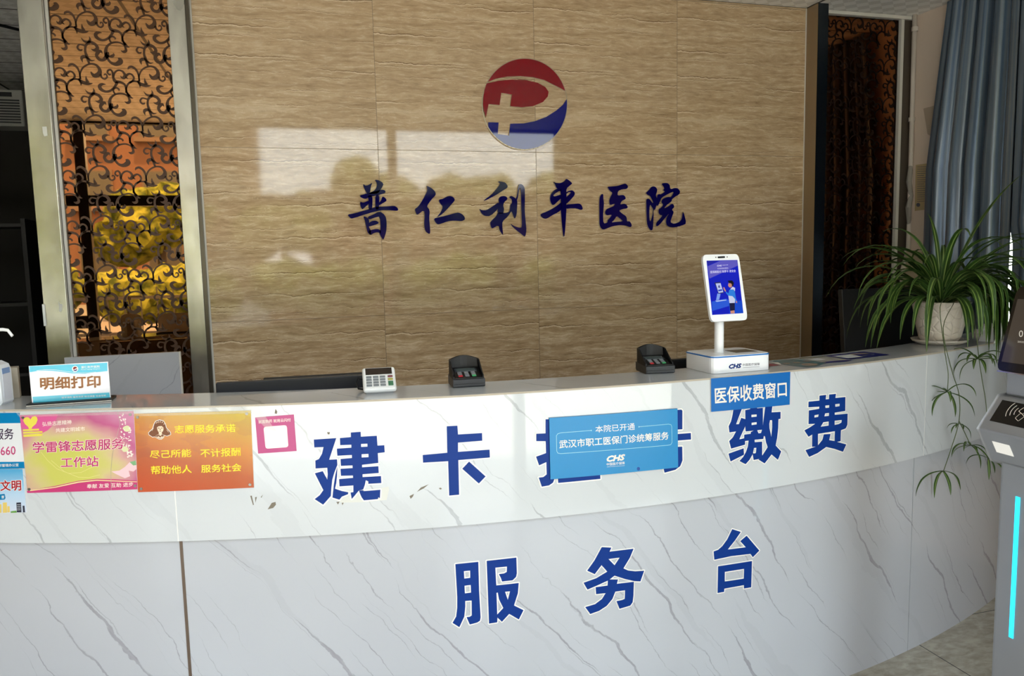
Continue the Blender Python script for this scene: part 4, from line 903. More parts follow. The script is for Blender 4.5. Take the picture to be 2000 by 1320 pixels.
def scr(n, c, s=1.0): return mat('screen_'+n, (0, 0, 0), .08, emit=c, es=s)
tb = MB(); tb.sheet(TS, [inv(TS, zr([(328,240),(825,228),(922,1085),(420,1115)]))], scr('blue', (16, 30, 178)), .0006)
def sp(P, n, c, o_=.001): tb.sheet(TS, [inv(TS, zr(P))], scr(n, c), o_)
sp([(345,330),(540,245),(822,228),(832,320),(372,530)], 'violet', (88, 84, 178)); sp([(328,240),(530,238),(345,320)], 'deep', (30, 34, 150))
sp([(410,900),(640,850),(690,880),(690,970),(420,1050)], 'desk', (40, 84, 200)); sp([(690,900),(900,880),(920,1085),(700,1095)], 'glow', (20, 70, 190))
sp([(465,885),(640,868),(650,880),(490,905)], 'pale', (160, 180, 226), .0013); sp([(500,770),(552,775),(530,870),(480,878)], 'stand', (120, 150, 220), .0013)
sp([(452,595),(545,580),(606,760),(520,775)], 'dark', (40, 44, 90), .0013); sp([(472,608),(552,602),(596,748),(520,762)], 'light', (176, 186, 226), .0016)
sp([(510,712),(575,700),(580,725),(518,735)], 'button', (30, 60, 170), .0018); sp([(512,672),(522,634),(532,634),(545,680)], 'figure', (50, 60, 120), .0018)
SKIN = (190, 130, 110)
sp([(690,605),(680,600),(672,640),(690,670),(720,675),(740,650),(735,600)], 'skin', SKIN, .0016); sp([(668,562),(740,560),(765,600),(755,650),(735,655),(728,615),(700,600),(690,610)], 'hair', (20, 20, 26), .0018)
sp([(596,668),(612,670),(640,730),(628,742),(600,700)], 'hand', SKIN, .0016); sp([(635,735),(680,770),(690,715),(720,700),(770,690),(785,760),(800,850),(815,885),(800,898),(760,870),(740,815),(675,805),(640,765)], 'sleeve', (44, 120, 206), .0016)
sp([(676,805),(742,812),(785,860),(783,920),(695,925)], 'shirt', (190, 196, 220), .0018); sp([(745,660),(785,680),(782,735),(762,705),(705,705)], 'hood', (196, 200, 220), .0018)
sp([(695,925),(780,922),(782,1040),(705,1050)], 'shorts', (24, 28, 60), .0018); sp([(712,1048),(775,1040),(780,1088),(714,1092)], 'legs', SKIN, .0015); sp([(798,890),(815,888),(818,925),(802,920)], 'fist', SKIN, .0018)
PWm = scr('white', (208, 206, 236))
for tx, a, b, c, bo in (('CHS', (495,335), (568,332), (495,312), .04), ('中国医疗保障', (580,322), (672,316), (580,308), 0), ('医保刷脸付 免带卡 更安全', (390,445), (798,425), (388,404), .008), ('欢迎使用医保服务', (502,380), (678,370), (500,358), 0)): tb.text(TS, tx, *zr([a, b, c]), PWm, .0015, bo, shear=0)
fpart(tb, 'screen')

# flat notices stuck on the countertop
TT = Flat((0, 0, TOPZ), (1, 0, 0), (0, 1, 0)); zv = zoomed(1500, 660, 7.6923)
def flat_sticker(polys, label):
    mb = MB()
    for i, (P, m_) in enumerate(polys): mb.sheet(TT, [inv(TT, zv(P))], m_, .0008+.0003*i)
    return mb.build('counter_sticker', None, label=label, cat='sticker')
TEAL = mat('print_teal', (86, 118, 124), .3); TAN = mat('print_tan', (150, 132, 118), .4); NV = mat('print_navy', (24, 26, 110), .3); GY2 = mat('print_grey', (120, 122, 128), .4)
def ell(cx, cy, a, b): return [(cx+a*math.cos(k*R_(24)), cy+b*math.sin(k*R_(24))) for k in range(15)]
flat_sticker([([(45,340),(430,318),(870,375),(800,405),(740,430),(500,440),(230,400)], TEAL), (ell(625,402,125,20), TAN), (ell(430,374,60,9), TAN), (ell(275,387,55,9), TAN), (ell(580,355,60,8), TAN)], 'worn teal notice with tan ovals lying flat beside the face scanner')
flat_sticker([([(440,305),(800,285),(860,272),(1250,340),(870,378)], mat('print_pale_grey', (168, 166, 160), .35)), ([(860,360),(1190,332),(1285,345),(870,380)], NV), ([(600,325),(740,308),(870,328),(740,342)], PGR), ([(470,306),(820,284),(830,289),(480,312)], mat('print_olive', (120, 116, 70), .4))], 'pale notice with a navy lower band lying flat between the teal and the navy notices')
flat_sticker([([(845,270),(1455,205),(1850,255),(1230,325)], NV), ([(960,275),(1230,250),(1430,285),(1200,308)], PGR), ([(1220,243),(1480,228),(1540,238),(1260,256)], TAN), ([(1420,268),(1480,262),(1500,270),(1430,276)], GY2), ([(1540,252),(1590,247),(1610,256),(1560,261)], GY2)], 'navy notice with a blank white panel, rightmost of the flat notices')
flat_sticker([([(20,385),(180,410),(15,428)], mat('print_maroon', (132, 40, 60), .4)), ([(45,372),(150,370),(205,400),(180,405)], PW)], 'scrap of maroon and white paper touching the face scanner')

# ---------------------------------------------------------------- monitors behind the counter
def monitor(c, w_, h_, rz, label, tilt=0, mm=None, foot=.73):
    t = empty('monitor', (c[0], c[1], foot), rz, label, 'monitor'); mm = mm or BLACK2; rt = rotx(tilt); z1 = c[2]-foot
    MB().box((-w_/2, -.014, -h_), (w_/2, .014, 0), mm, rot=rt, at=(0, 0, z1)).build('housing', t, bevel=.003)
    MB().box((-w_/2+.012, .0145, -h_+.015), (w_/2-.012, .016, -.012), mat('monitor_glass', (12, 12, 14), .1), rot=rt, at=(0, 0, z1)).build('screen', t)
    MB().box((-.03, -.03, .01), (.03, -.012, z1-h_*.5), BLACK).build('stand', t, bevel=.003)
    MB().box((-.11, -.09, 0), (.11, .08, .012), BLACK).build('foot', t, bevel=.003); return t
DG = mat('slate_plastic', (26, 29, 37), .4)
a_, b_ = on_y(421, 752, -1.13), on_y(712, 741, -1.13)
monitor(((a_.x+b_.x)/2, -1.12, 1.222), b_.x-a_.x, .33, R_(-3), 'slate grey monitor back, the long one showing just above the countertop on the left', mm=DG)
a_, b_ = on_y(523, 740, -.93), on_y(702, 738, -.93)
monitor(((a_.x+b_.x)/2, -.93, on_y(610, 735, -.93).z+.004), b_.x-a_.x+.03, .3, R_(-2), 'black monitor whose thin top edge shows over the long slate one', mm=BLACK)
a_, b_ = on_y(1309, 702, -1.2), on_y(1470, 690, -1.2)
monitor(((a_.x+b_.x)/2, -1.13, on_y(1330, 700, -1.13).z), .34, .33, R_(3), 'black monitor hidden behind the face scanner', mm=BLACK)
a_, b_ = on_y(1640, 567, -.85), on_y(1850, 563, -.85)
monitor(((a_.x+b_.x)/2-.0, -.85, a_.z+.004), b_.x-a_.x, .36, R_(0), 'large black monitor back behind the hanging plant', mm=mat('matte_black', (16, 16, 18), .5), tilt=R_(-6))
# grey veined slab screen at the left, behind the counter
a_, b_ = on_y(125, 695, -.3), on_y(349, 694, -.3)
GM = marble('marble_grey', (178, 180, 186), (120, 120, 126), .2, 3.3, .9, slope=-1)
mb = MB(); mb.box((a_.x, -.30, FZ), (b_.x, -.28, 1.245), GM)
mb.uv = [[(p[0]-a_.x, p[2]) for p in [mb.v[i] for i in f]] for f in mb.f]
mb.box((b_.x+.0005, -.30, FZ), (b_.x+.007, -.278, 1.245), OFFW)
mb.build('marble_screen', None, label='low grey veined marble screen standing in front of the left mirror panel', cat='screen')

# ---------------------------------------------------------------- plant
PC = Vector((2.245, -1.145, TOPZ))
plant = empty('potted_plant', PC, 0, 'spider plant with long striped leaves in a white pot on the right countertop', 'plant')
POT = mat('glazed_pot', (212, 204, 192), .3); g = N(POT); vo = g.n('TexVoronoi', feature='DISTANCE_TO_EDGE'); g.l(g.coord(), vo.inputs['Vector']); vo.inputs['Scale'].default_value = 26
bp = g.n('Bump'); bp.inputs['Strength'].default_value = 1.0; bp.inputs['Distance'].default_value = .02; g.l(g.math('MINIMUM', vo.outputs['Distance'], .12), bp.inputs['Height']); g.l(bp.outputs[0], g.b.inputs['Normal'])
MB().lathe([(.02, .012), (.070, .012), (.082, .03), (.098, .10), (.110, .172), (.116, .178), (.116, .184), (.104, .184), (.100, .165), (.02, .160)], POT, n=48).build('pot', plant, smooth=True)
MB().lathe([(.02, .0), (.080, .0), (.104, .010), (.112, .022), (.107, .022), (.09, .012), (.02, .009)], POT, n=48).build('saucer', plant, smooth=True)
MB().lathe([(.01, .164), (.100, .166), (.100, .168), (.01, .176)], mat('soil', (48, 38, 30), .95), n=24).build('soil', plant)
LEAF = mat('spider_leaf', rough=.42, spec=.35); g = N(LEAF); u_, v_, _ = g.sep(g.coord('UV'))
e_ = g.math('ABSOLUTE', g.math('SUBTRACT', u_, .5))
lc = g.ramp(e_, [(.0, (176, 190, 130)), (.07, (150, 172, 96)), (.12, (66, 96, 44)), (.34, (48, 78, 34)), (.47, (100, 128, 72))])
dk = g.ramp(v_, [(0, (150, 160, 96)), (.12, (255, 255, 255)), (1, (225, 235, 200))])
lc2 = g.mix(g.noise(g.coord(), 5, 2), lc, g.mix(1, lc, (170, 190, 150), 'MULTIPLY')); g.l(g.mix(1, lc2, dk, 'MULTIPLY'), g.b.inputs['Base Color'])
g.b.inputs['Subsurface Weight'].default_value = 0
random.seed(11)
def leaf(mb, base, az, el, L, w_, droop, curl=0):
    n = 14; P = Vector(base); V = []; uv = []; e = el; a = az
    for i in range(n+1):
        s = i/n; d = Vector((math.cos(e)*math.cos(a), math.cos(e)*math.sin(a), math.sin(e)))
        side = Vector((-math.sin(a), math.cos(a), 0)); nrm = side.cross(d).normalized()
        ww = w_*(.55+.45*min(1, s*4))*(1-max(0, (s-.55)/.45)**1.6)*.5+.0004
        V += [P+side*ww+nrm*ww*.5*-1, P, P-side*ww+nrm*ww*.5*-1]; uv += [(0, s), (.5, s), (1, s)]
        P = P+d*(L/n); e -= droop/n*(.35+1.3*s*(1.6 if e > -1.0 else .3)); e = max(e, -1.5); a += curl/n
    F = []
    for i in range(n):
        q = i*3; F += [(q, q+1, q+4, q+3), (q+1, q+2, q+5, q+4)]
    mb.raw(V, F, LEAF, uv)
def fol(n, az0, az1, el0, el1, L0, L1, d0, d1, w0=.016, w1=.029):
    mb = MB()
    for i in range(n):
        az = R_(random.uniform(az0, az1)); r_ = random.uniform(0, .03)
        leaf(mb, (r_*math.cos(az), r_*math.sin(az), .165), az, R_(random.uniform(el0, el1)), random.uniform(L0, L1), random.uniform(w0, w1), random.uniform(d0, d1), R_(random.uniform(-20, 20)))
    return mb
mb = fol(26, 0, 360, 55, 85, .34, .55, 1.2, 2.2)
for f_ in (fol(22, 150, 260, 25, 60, .34, .52, 1.8, 2.8), fol(34, 262, 345, 35, 72, .36, .56, 3.0, 4.2, .022, .036), fol(16, -60, 40, 25, 65, .34, .55, 1.5, 2.4), fol(8, 160, 200, 15, 45, .40, .56, 1.5, 2.3)):
    b0 = len(mb.v); mb.v += f_.v; mb.f += [[b0+i for i in q] for q in f_.f]; mb.uv += f_.uv; mb.m += f_.m
for i_ in range(16): leaf(mb, (.03*math.cos(i_), .03*math.sin(i_), .165), R_(-82+i_*4.2+random.uniform(-3, 3)), R_(random.uniform(35, 62)), random.uniform(.42, .60), random.uniform(.024, .036), random.uniform(4.6, 6.0))
for az, el, L, dr in ((-2, 66, .72, .5), (-14, 50, .62, .8), (-25, 40, .58, 1.0), (60, 78, .5, .8), (175, 62, .62, 1.7), (185, 52, .6, 1.9), (170, 45, .62, 1.6)): leaf(mb, (0, 0, .165), R_(az), R_(el), L, .018, dr)
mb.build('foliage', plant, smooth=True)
STEM = mat('plant_stem', (78, 92, 50), .5)
def runner(pts, ends, nm='runner'):
    P = [Vector(p)-PC for p in pts]; P = [Vector(q) for q in catmull([tuple(p) for p in P], 5)]
    r = MB().tube(P, .0016, STEM, 6).build(nm, plant)
    for (c, k, L, w_) in ends:
        m2 = MB(); c = Vector(c)-PC
        for i in range(k): leaf(m2, c, R_(360/k*i+random.uniform(-25, 25)), R_(random.uniform(-45, 50)), L*random.uniform(.6, 1.1), w_, random.uniform(1.0, 2.4))
        m2.build('plantlet', r, smooth=True)
YF = -1.40
def q(x, y, Y=YF): return on_y(x, y, Y)
top = PC+Vector((-.02, -.06, .20)); lip = Vector((2.2, -1.36, 1.33))
runner([PC+Vector((0, 0, .17)), top, q(1836, 600), q(1846, 690), q(1852, 730), q(1850, 766)], [(q(1850, 766), 9, .15, .012)])
runner([PC+Vector((0, 0, .17)), PC+Vector((-.01, -.08, .19)), q(1842, 640), q(1858, 720), q(1873, 770), q(1873, 822), q(1858, 875), q(1842, 922)], [(q(1873, 828), 5, .07, .008), (q(1842, 920), 4, .16, .012)])
runner([q(1873, 822), q(1882, 840), q(1895, 868)], [(q(1896, 870), 6, .11, .010)])
runner([PC+Vector((0, 0, .17)), PC+Vector((.06, -.09, .17)), q(1905, 640), q(1912, 700), q(1918, 740), q(1926, 790), q(1930, 860), q(1934, 900)], [(q(1908, 702), 12, .13, .013), (q(1930, 895), 5, .13, .010)])

# white gadget and papers at the far right end
a_ = on_z(1938, 668, TOPZ)
t = empty('desk_phone', (a_.x+.02, a_.y+.03, TOPZ), R_(20), 'small white handset half hidden between the plant and the kiosk', 'phone')
MB().prism([(-.03, 0), (.03, 0), (.045, .07), (.03, .075)], -.03, .03, WHITE, 'xz').build('body', t, bevel=.004)
MB().tube([(.0, .02, .07), (.01, .02, .10), (.03, .02, .105), (.04, .02, .08)], .004, WHITE, 8).build('handle', t)
a_ = on_x(1962, 640, 2.9)
o = MB().box((2.70, -1.06, TOPZ), (2.93, -.90, TOPZ+.02), PGR).box((2.71, -1.05, TOPZ+.021), (2.92, -.91, TOPZ+.045), WHITE)
o.build('paper_stack', None, bevel=.001, label='pile of white papers at the far right end of the countertop', cat='papers')

# ================================================================ KIOSK
KX, KY = 1.652, -1.98
KS = mat('kiosk_silver', (150, 152, 156), .35, .35)
k_ = empty('card_kiosk', (KX+.05, KY-.115, FZ), 0, 'silver access kiosk with lit cyan strip and tilted tablet at the right edge', 'kiosk'); KL = Vector(k_.location)
def kpart(mb, nm, **k): mb.v = [p-KL for p in mb.v]; return mb.build(nm, k_, **k)
kpart(MB().box((KX, KY-.235, FZ+.012), (KX+.11, KY, .96), KS), 'column', bevel=.012, seg=3)
kpart(MB().box((KX-.06, KY-.30, FZ), (KX+.20, KY+.06, FZ+.012), KS), 'foot_plate', bevel=.003)
l0 = on_x(1982, 1108, KX).y; zt_, zb_ = on_x(1988, 970, KX).z, on_x(1977, 1246, KX).z
CYN = mat('cyan_light', (20, 120, 140), .2, emit=(40, 214, 255), es=1.6)
kpart(MB().prism([(l0-.007, zb_), (l0+.007, zb_), (l0+.007, zt_), (l0-.007, zt_)], KX-.003, KX+.004, CYN, 'yz'), 'light_strip', label='glowing cyan strip')
head = [(1.560, 1.062), (1.635, 1.159), (1.760, 1.165), (1.760, .95), (1.652, .947), (1.617, .959)]
kpart(MB().prism(head, KY-.235, KY, KS, 'xz'), 'reader_head', bevel=.005, seg=3)
HS = Flat((1.560, KY, 1.062), (0, -1, 0), (1.635-1.560, 0, 1.159-1.062)); zy = zoomed(1880, 720, 5.5)
P_ = inv(HS, zy([(412,333),(680,375),(600,612),(272,553)]))
mb = MB(); mb.sheet(HS, [[(.022, P_[3][1]), (.185, P_[3][1]), (.185, P_[0][1]), (.022, P_[0][1])]], mat('reader_black', (10, 10, 12), .15), .0012, side=BLACK, depth=.002)
cw, ch_ = .1035, (P_[0][1]+P_[3][1])/2
for sgn in (-1, 1):
    for r_ in (.022, .034, .046): mb.line(HS, [(cw+sgn*r_*math.cos(R_(a)), ch_+.008+r_*math.sin(R_(a))) for a in range(-28, 38, 8)], .0022, PW, .0016)
cq = rrect([(cw-.010, ch_-.012), (cw+.004, ch_-.020), (cw+.014, ch_-.002), (cw-.002, ch_+.008)], .15); mb.line(HS, cq, .0014, PW, .0016, closed=True)
cq = rrect([(cw-.012, ch_+.012), (cw+.004, ch_+.004), (cw+.012, ch_+.018), (cw-.004, ch_+.026)], .1); mb.line(HS, cq, .0014, PW, .0016, closed=True)
kpart(mb, 'card_pad', label='black card pad with white radio wave mark')
LS = Flat((1.560, KY, 1.062), (0, -1, 0), (1.617-1.560, 0, .959-1.062))
P_ = inv(LS, zy([(320,780),(500,820),(553,935),(375,895)]))
ys = sorted([p[1] for p in P_]); xs_ = sorted([p[0] for p in P_])
mb = MB(); mb.sheet(LS, [[(xs_[0], ys[0]), (xs_[3], ys[0]), (xs_[3], ys[3]), (xs_[0], ys[3])]], mat('scanner_glass', (150, 150, 146), .2, emit=(225, 222, 212), es=.75), .001); kpart(mb, 'scanner_window', label='square lit scanner window')
kpart(MB().box((KX+.004, KY-.20, 1.16), (KX+.07, KY-.005, 1.27), KS), 'neck', bevel=.006)
TB = Flat((1.626, KY, 1.244), (0, -1, 0), (1.693-1.626, 0, 1.488-1.244)); TLn = math.hypot(.067, .244)
mb = MB(); mb.sheet(TB, [rrect([(-.004, -.006), (.166, -.006), (.166, TLn+.004), (-.004, TLn+.004)], .12)], mat('tablet_glass', (14, 14, 16), .12), .0, side=BLACK, depth=.018); mb.sheet(TB, [rrect([(-.004, -.006), (.166, -.006), (.166, TLn+.004), (-.004, TLn+.004)], .12)], BLACK, -.018); kpart(mb, 'tablet')
mb = MB(); mb.line(TB, [(.0, -.008), (.162, -.008)], .003, mat('chrome', (210, 210, 214), .15, 1), .0); kpart(mb, 'tablet_trim')
mb = MB(); mb.sheet(TB, [[(.008, .022), (.154, .022), (.154, TLn-.035), (.008, TLn-.035)]], scr('idle', (58, 52, 46), 1), .0008)
zx = zoomed(1500, 330, 3.07); IDT = scr('idle_text', (190, 184, 170))
mb.text(TB, '0', *zx([(1505,1008),(1530,1008),(1507,968)]), IDT, .0012, 0); mb.text(TB, '2025', *zx([(1498,1040),(1540,1044),(1498,1030)]), IDT, .0012, 0)
kpart(mb, 'screen')

# ================================================================ RIGHT SIDE: curtain, pipe, papers
CURT = mat('blue_satin', (104, 126, 150), .30, .35, .6); g = N(CURT); u_, v_, _ = g.sep(g.coord('UV'))
g.l(g.ramp(g.noise(g.comb(g.math('MULTIPLY', u_, 9.0), 0, 0), 1.5, 3), [(.36, (64, 84, 110)), (.48, (88, 106, 126)), (.56, (116, 124, 132)), (.66, (92, 112, 134))]), g.b.inputs['Base Color'])
def curtain(y0, y1, label, z0=.5, nf=10, seed=1, slant0=None, slant1=None):
    random.seed(seed); nu = nf*14; nv = 52; V = []; uv = []; ph = [random.uniform(.7, 1.3) for _ in range(nf+2)]; am = [random.uniform(.6, 1.3) for _ in range(nf+2)]
    for j in range(nv+1):
        z = H-.01-(H-.01-z0)*j/nv
        a0 = slant0(z) if slant0 else y0; a1 = slant1(z) if slant1 else y1
        for i in range(nu+1):
            s = i/nu; k = s*nf; c = int(k); amp = .036*(am[c]*(1-(k-c))+am[c+1]*(k-c))*(.7+.5*j/nv)
            fd = max(0, min(1, k*1.2-.15, (nf-k)*1.2-.15)); amp *= fd; x = XR-.06+amp*(math.sin(2*math.pi*k+ph[c]*0)+.25*math.sin(4.2*math.pi*k+1+.5*z)); y = a0+(a1-a0)*(s+.010*fd*math.sin(2*math.pi*k+1+.4*z))
            V.append((x, y, z)); uv.append((s*nf/2, z))
    F = [(j*(nu+1)+i, j*(nu+1)+i+1, (j+1)*(nu+1)+i+1, (j+1)*(nu+1)+i) for j in range(nv) for i in range(nu)]
    return MB().raw(V, F, CURT, uv).build('curtain', None, smooth=True, label=label, cat='curtain', group=None)
GY_ = on_x(1971, 560, XR-.06).y
gap = lambda z: (GY_+.014)-.024*max(0, min(1, 3*(1-abs((z-1.43)/.28))))
curtain(-.19, GY_+.006, 'blue satin curtain hanging nearest the corner, behind the plant', nf=5, seed=3, slant0=lambda z: -.30+.11*min(1, (H-z)/.9))
curtain(-.70, -2.28, 'long blue satin curtain from the bright slit towards the entrance, passing behind the kiosk', nf=13, seed=4, slant0=gap)
curtain(-2.37, -3.35, 'blue satin curtain nearest the entrance', nf=8, seed=6, slant0=lambda z: -2.37+(.08*max(0, min(1, (2.3-z)/.5))))
PIPE = mat('painted_pipe', (196, 186, 176), .5)
t = empty('conduit_pipe', (3.085, -.035, 1.3), 0, 'painted conduit pipe running down the corner left of the curtain', 'pipe')
MB().tube([(0.02, 0, H-1.3), (0.022, 0, 1.2), (.028, 0, .5), (.026, 0, .30), (-.01, 0, .18), (-.012, 0, -.1), (-.012, 0, -1.3)], .013, PIPE, 14).build('pipe_run', t, smooth=True)
for z_ in (2.87, 2.36, 1.60): MB().tube([(3.107-3.085, 0, z_-1.3-.012), (3.107-3.085, 0, z_-1.3+.012)], .018, PIPE, 14).build('clamp', t)
MB().tube([(.027, 0, .45), (.012, -.006, .55), (.030, -.004, .62), (.010, -.006, .70), (.026, 0, .80)], [.012, .017, .013, .016, .012], mat('plastic_wrap', (170, 166, 160), .12, alpha=.6), 10).build('plastic_wrap', t)
RW = Flat((XR, 0, 0), (0, -1, 0), (0, 0, 1)); PAP = mat('old_paper', (188, 166, 126), .8); PAP2 = mat('pale_paper', (186, 168, 148), .8)
mb = MB(); P = [(1789,322),(1819,318),(1818,408),(1787,412)]; mb.sheet(RW, [inv(RW, P)], PAP, .002)
for k in range(17):
    y = 326+k*4.2; mb.line(RW, inv(RW, [(1792, y), (1792+random.uniform(12, 24), y-.4)]), .003, INK, .0026)
mb.sheet(RW, [inv(RW, [(1794+4*math.cos(k*R_(45)), 400+4*math.sin(k*R_(45))) for k in range(8)])], INK, .0026)
mb.build('wall_notice', None, label='yellowed printed notice pasted on the right wall left of the curtain', cat='notice')
mb = MB(); mb.sheet(RW, [inv(RW, [(1804,212),(1826,206),(1822,268),(1812,262)])], PAP2, .002); mb.build('wall_notice', None, label='faded blank paper curling from the right wall beside the curtain edge', cat='notice')
a_ = on_x(1775, 560, XR); b_ = on_x(1808, 490, XR)
MB().box((XR-.045, b_.y-.03, a_.z), (XR-.002, b_.y+.11, b_.z), mat('beige_plastic', (188, 174, 146), .5)).build('wall_box', None, bevel=.008, seg=3, label='beige plastic box on the right wall behind the leaves', cat='box')

# ================================================================ LEFT REAR ROOM
a_, b_ = on_y(-60, 172, 2.0), on_y(49, 247, 2.0)
t = empty('air_conditioner', ((a_.x+b_.x)/2, 2.1, b_.z), 0, 'white wall air conditioner in the dark room beyond the left pillar', 'air conditioner')
hw = (b_.x-a_.x)/2; hh = a_.z-b_.z
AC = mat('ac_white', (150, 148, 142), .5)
MB().box((-hw, -.1, .0), (hw, .1, hh), AC).build('housing', t, bevel=.01)
mb = MB()
for k in range(9): mb.box((-hw+.02, -.108, .02+k*hh*.075), (hw-.02, -.098, .02+k*hh*.075+.008), BLACK)
mb.build('grille', t); MB().box((hw-.16, -.106, hh*.80), (hw-.06, -.1, hh*.92), BLACK).build('panel', t); 
t2 = empty('bookcase', (-2.55, 1.9, FZ), R_(4), 'dark shelving unit in the unlit room beyond the left pillar', 'shelf')
DKW = mat('dark_wood', (36, 32, 30), .6)
for x_ in (-.5, .0, .5): MB().box((x_-.012, -.18, 0), (x_+.012, .18, 1.95), DKW).build('upright', t2)
for z_ in (.05, .5, .95, 1.4, 1.9): MB().box((-.5, -.18, z_), (.5, .18, z_+.02), DKW).build('shelf', t2)
mb = MB().box((-2.2, 1.0, FZ), (-2.17, 1.03, 2.2), mat('grey_metal', (96, 96, 96), .4, .6)).build('metal_post', None, label='thin grey upright post in the dark room beyond the left pillar', cat='post')
MB().tube([(-2.6, .4, H-.012), (-1.5, 1.6, H-.012)], .008, BLACK, 6).build('ceiling_cable', None, label='black cable running along the ceiling at the top left corner', cat='cable')
# peeled stickers on the left pillar
mb = MB().box((-1.478, -.040, 1.36), (-1.468, -.034, 1.455), WHITE).build('sticker_remnant', None, label='white sticker scrap on the outer edge of the left steel pillar', cat='sticker')
PS = Flat((0, -.0353, 0), (1, 0, 0), (0, 0, 1))
mb = MB(); mb.sheet(PS, [inv(PS, zoomed(0, 0, 4)([(330,990),(365,988),(372,1060),(345,1065),(335,1040)]))], TORN, .0006); mb.build('sticker_remnant', None, label='torn paper scrap high on the inner edge of the left steel pillar', cat='sticker')
mb = MB(); mb.sheet(PS, [inv(PS, zoomed(0, 580, 5.5)([(628,40),(640,70),(672,78),(668,135),(655,160),(635,155)]))], TORN, .0006); mb.build('sticker_remnant', None, label='torn paper scrap low on the inner edge of the left steel pillar', cat='sticker')

# ================================================================ STREET OUTSIDE (seen in the mirrors and polished stone)
ASP = mat('asphalt', (108, 106, 100), .9); PAVE = mat('pavement', (196, 190, 178), .9)
struct(MB().box((-60, -80, -.25), (60, -4.41, -.12), ASP), 'ground'); struct(MB().box((-20, -9.5, -.12), (20, -4.41, -.06), PAVE), 'pavement')
BR = mat('orange_brick', (98, 66, 48), .8); BW = mat('building_window', (56, 56, 50), .3); LG = mat('ledge', (92, 74, 60), .8)
def tower(x0, x1, y, hgt, label):
    t = empty('apartment_building', ((x0+x1)/2, y, -.12), 0, label, 'building'); L = Vector(t.location)
    def bp_(mb, nm): mb.v = [p-L for p in mb.v]; return mb.build(nm, t)
    bp_(MB().box((x0, y-6, -.12), (x1, y, hgt), BR), 'walls'); nx = max(2, int((x1-x0)/2.6)); nz = int(hgt/3)
    for i in range(nx):
        for j in range(nz):
            cx = x0+(i+.5)*(x1-x0)/nx; cz = 1.2+j*3.0
            m3 = MB().box((cx-.95, y, cz-.25), (cx+.95, y+.35, cz-.05), LG).box((cx-.78, y+.001, cz-.05), (cx+.78, y+.08, cz+1.55), LG)
            wd_ = bp_(m3, 'window'); bp2 = MB().box((cx-.70, y+.08, cz), (cx+.70, y+.10, cz+1.48), BW); bp2.v = [p-L for p in bp2.v]; bp2.build('pane', wd_)
tower(-18, -1.6, -34, 24, 'tall orange brick apartment building across the street'); tower(-38, -20, -44, 20, 'wide orange brick apartment building farther along the street')
tower(1.5, 24, -60, 7.2, 'low orange building behind the trees')
TG = mat('tree_leaves', rough=.8, spec=.1); g = N(TG); g.l(g.ramp(g.noise(g.coord(), 3.5, 4), [(.35, (40, 52, 12)), (.6, (112, 116, 42))]), g.b.inputs['Base Color']); TK = mat('bark', (50, 42, 34), .9)
def tree(x, y, h, r, label, seed):
    random.seed(seed); t = empty('street_tree', (x, y, -.12), 0, label, 'tree', 'trees along the street outside')
    MB().tube([(0, 0, 0), (.05, 0, h*.5), (0, .1, h*.75)], [.16, .12, .07], TK, 8).build('trunk', t)
    bm = bmesh.new()
    for k in range(9):
        c = Vector((random.uniform(-1, 1)*r*.6, random.uniform(-1, 1)*r*.6, h*.68+random.uniform(-.5, .6)*r*.7)); rr_ = r*random.uniform(.35, .6)
        res = bmesh.ops.create_icosphere(bm, subdivisions=3, radius=rr_, matrix=Matrix.Translation(c))
        for v in res['verts']: v.co += (v.co-c).normalized()*random.uniform(-.16, .16)*rr_
    bm.verts.index_update(); mb = MB().raw([v.co.copy() for v in bm.verts], [tuple(v.index for v in f.verts) for f in bm.faces], TG); bm.free(); mb.build('crown', t)
TD = [(-8.4, -20, 4.6, 1.9), (-4.2, -22, 4.4, 1.6), (-12.8, -20, 4.8, 2.0), (-.6, -23.5, 4.3, 1.5), (2.9, -26, 6.0, 1.5), (6.8, -26, 5.2, 1.7), (11.0, -26, 5.4, 1.8), (-5.4, -11, 6.4, 1.2), (15.5, -27, 5.4, 1.9)]
TN = ['bushy street tree in front of the tall orange building', 'smaller street tree right of the bushy one', 'street tree at the far left by the road', 'low street tree near the gap between buildings', 'tallest round street tree facing the counter', 'short street tree behind the fence', 'short wide street tree before the low building', 'nearest street tree overhanging the entrance side', 'street tree at the far right by the road']
for i, (d_, n_) in enumerate(zip(TD, TN)): tree(*d_, n_, 20+i)
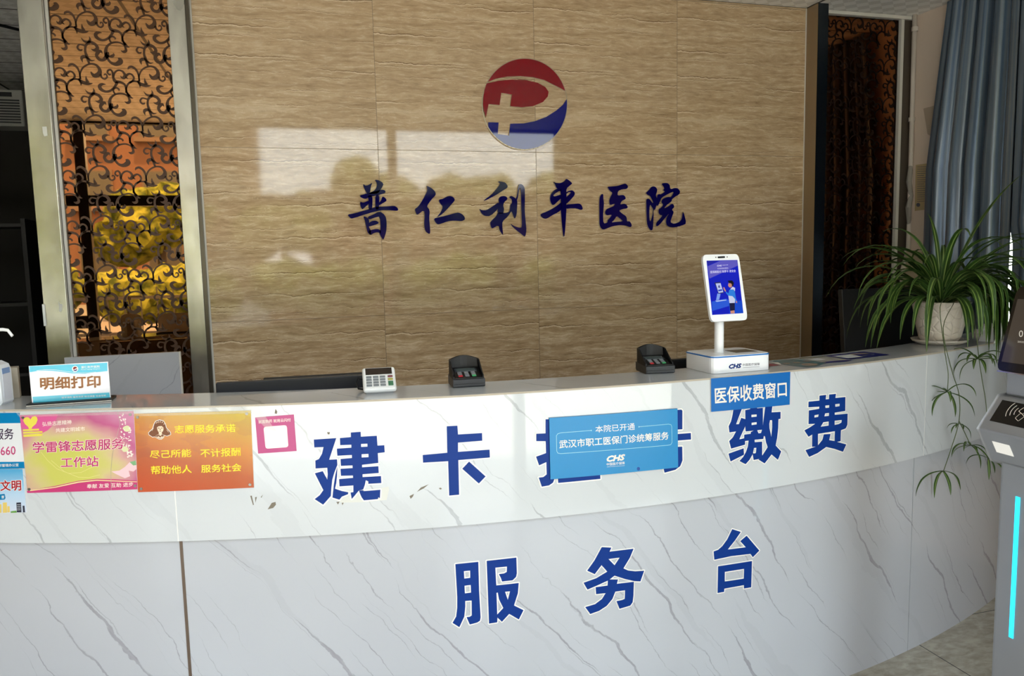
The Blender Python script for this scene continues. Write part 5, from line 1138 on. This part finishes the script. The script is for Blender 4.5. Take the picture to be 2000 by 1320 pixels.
for i_, (hx, hy) in enumerate(((-14, -16.5), (-10.4, -16.2), (-6.9, -16.6), (-3.3, -16.2), (.3, -16.5), (3.9, -16.3), (7.5, -16.6), (11.1, -16.3))):
    random.seed(60+i_); bm = bmesh.new()
    for k in range(7):
        c = Vector((hx-1.1+k*.37, hy+random.uniform(-.2, .2), .75+random.uniform(0, .35))); res = bmesh.ops.create_icosphere(bm, subdivisions=3, radius=.6, matrix=Matrix.Translation(c))
        for v in res['verts']: v.co += (v.co-c).normalized()*random.uniform(-.1, .1)
    bm.verts.index_update(); mb = MB().raw([v.co.copy() for v in bm.verts], [tuple(v.index for v in f.verts) for f in bm.faces], TG); bm.free()
    mb.build('clipped_shrub', None, label='clipped yellow green shrub in the row behind the iron fence', cat='shrub', group='row of shrubs behind the iron fence')
IRON = mat('wrought_iron', (30, 28, 28), .5)
t = empty('street_fence', (0, -14, -.12), 0, 'black iron railing fence along the far side of the road', 'fence')
MB().box((-16, -.03, .25), (14, .03, .31), IRON).box((-16, -.03, 1.0), (14, .03, 1.06), IRON).build('rails', t)
b0_ = MB().box((-.012, -.012, .0), (.012, .012, 1.25), IRON).build('bar', t)
for k in range(90):
    b_ = b0_ if k == 0 else b0_.copy()
    if k: COL.objects.link(b_)
    b_.parent = t; b_.location = (-15+k*.32, 0, 0)
RP = mat('hoarding_red', (110, 70, 56), .7); MB().box((-1, -18.4, -.12), (9, -18.2, 1.0), RP).build('low_wall', None, label='low brownish wall beyond the iron fence', cat='wall')
GRN = mat('sign_green', (20, 56, 54), .5)
t = empty('roadside_board', (-6.4, -12.5, -.12), 0, 'green and cream billboard by the fence', 'billboard')
MB().box((-1.1, -.04, .9), (1.1, .04, 2.1), mat('board_cream', (120, 88, 62), .6)).build('board', t); MB().box((-1.15, -.05, 1.95), (1.15, .05, 2.2), GRN).box((-1.15, -.05, .8), (1.15, .05, .95), GRN).build('frame', t); MB().box((-.9, -.03, 0), (-.82, .03, .8), IRON).box((.82, -.03, 0), (.9, .03, .8), IRON).build('legs', t)
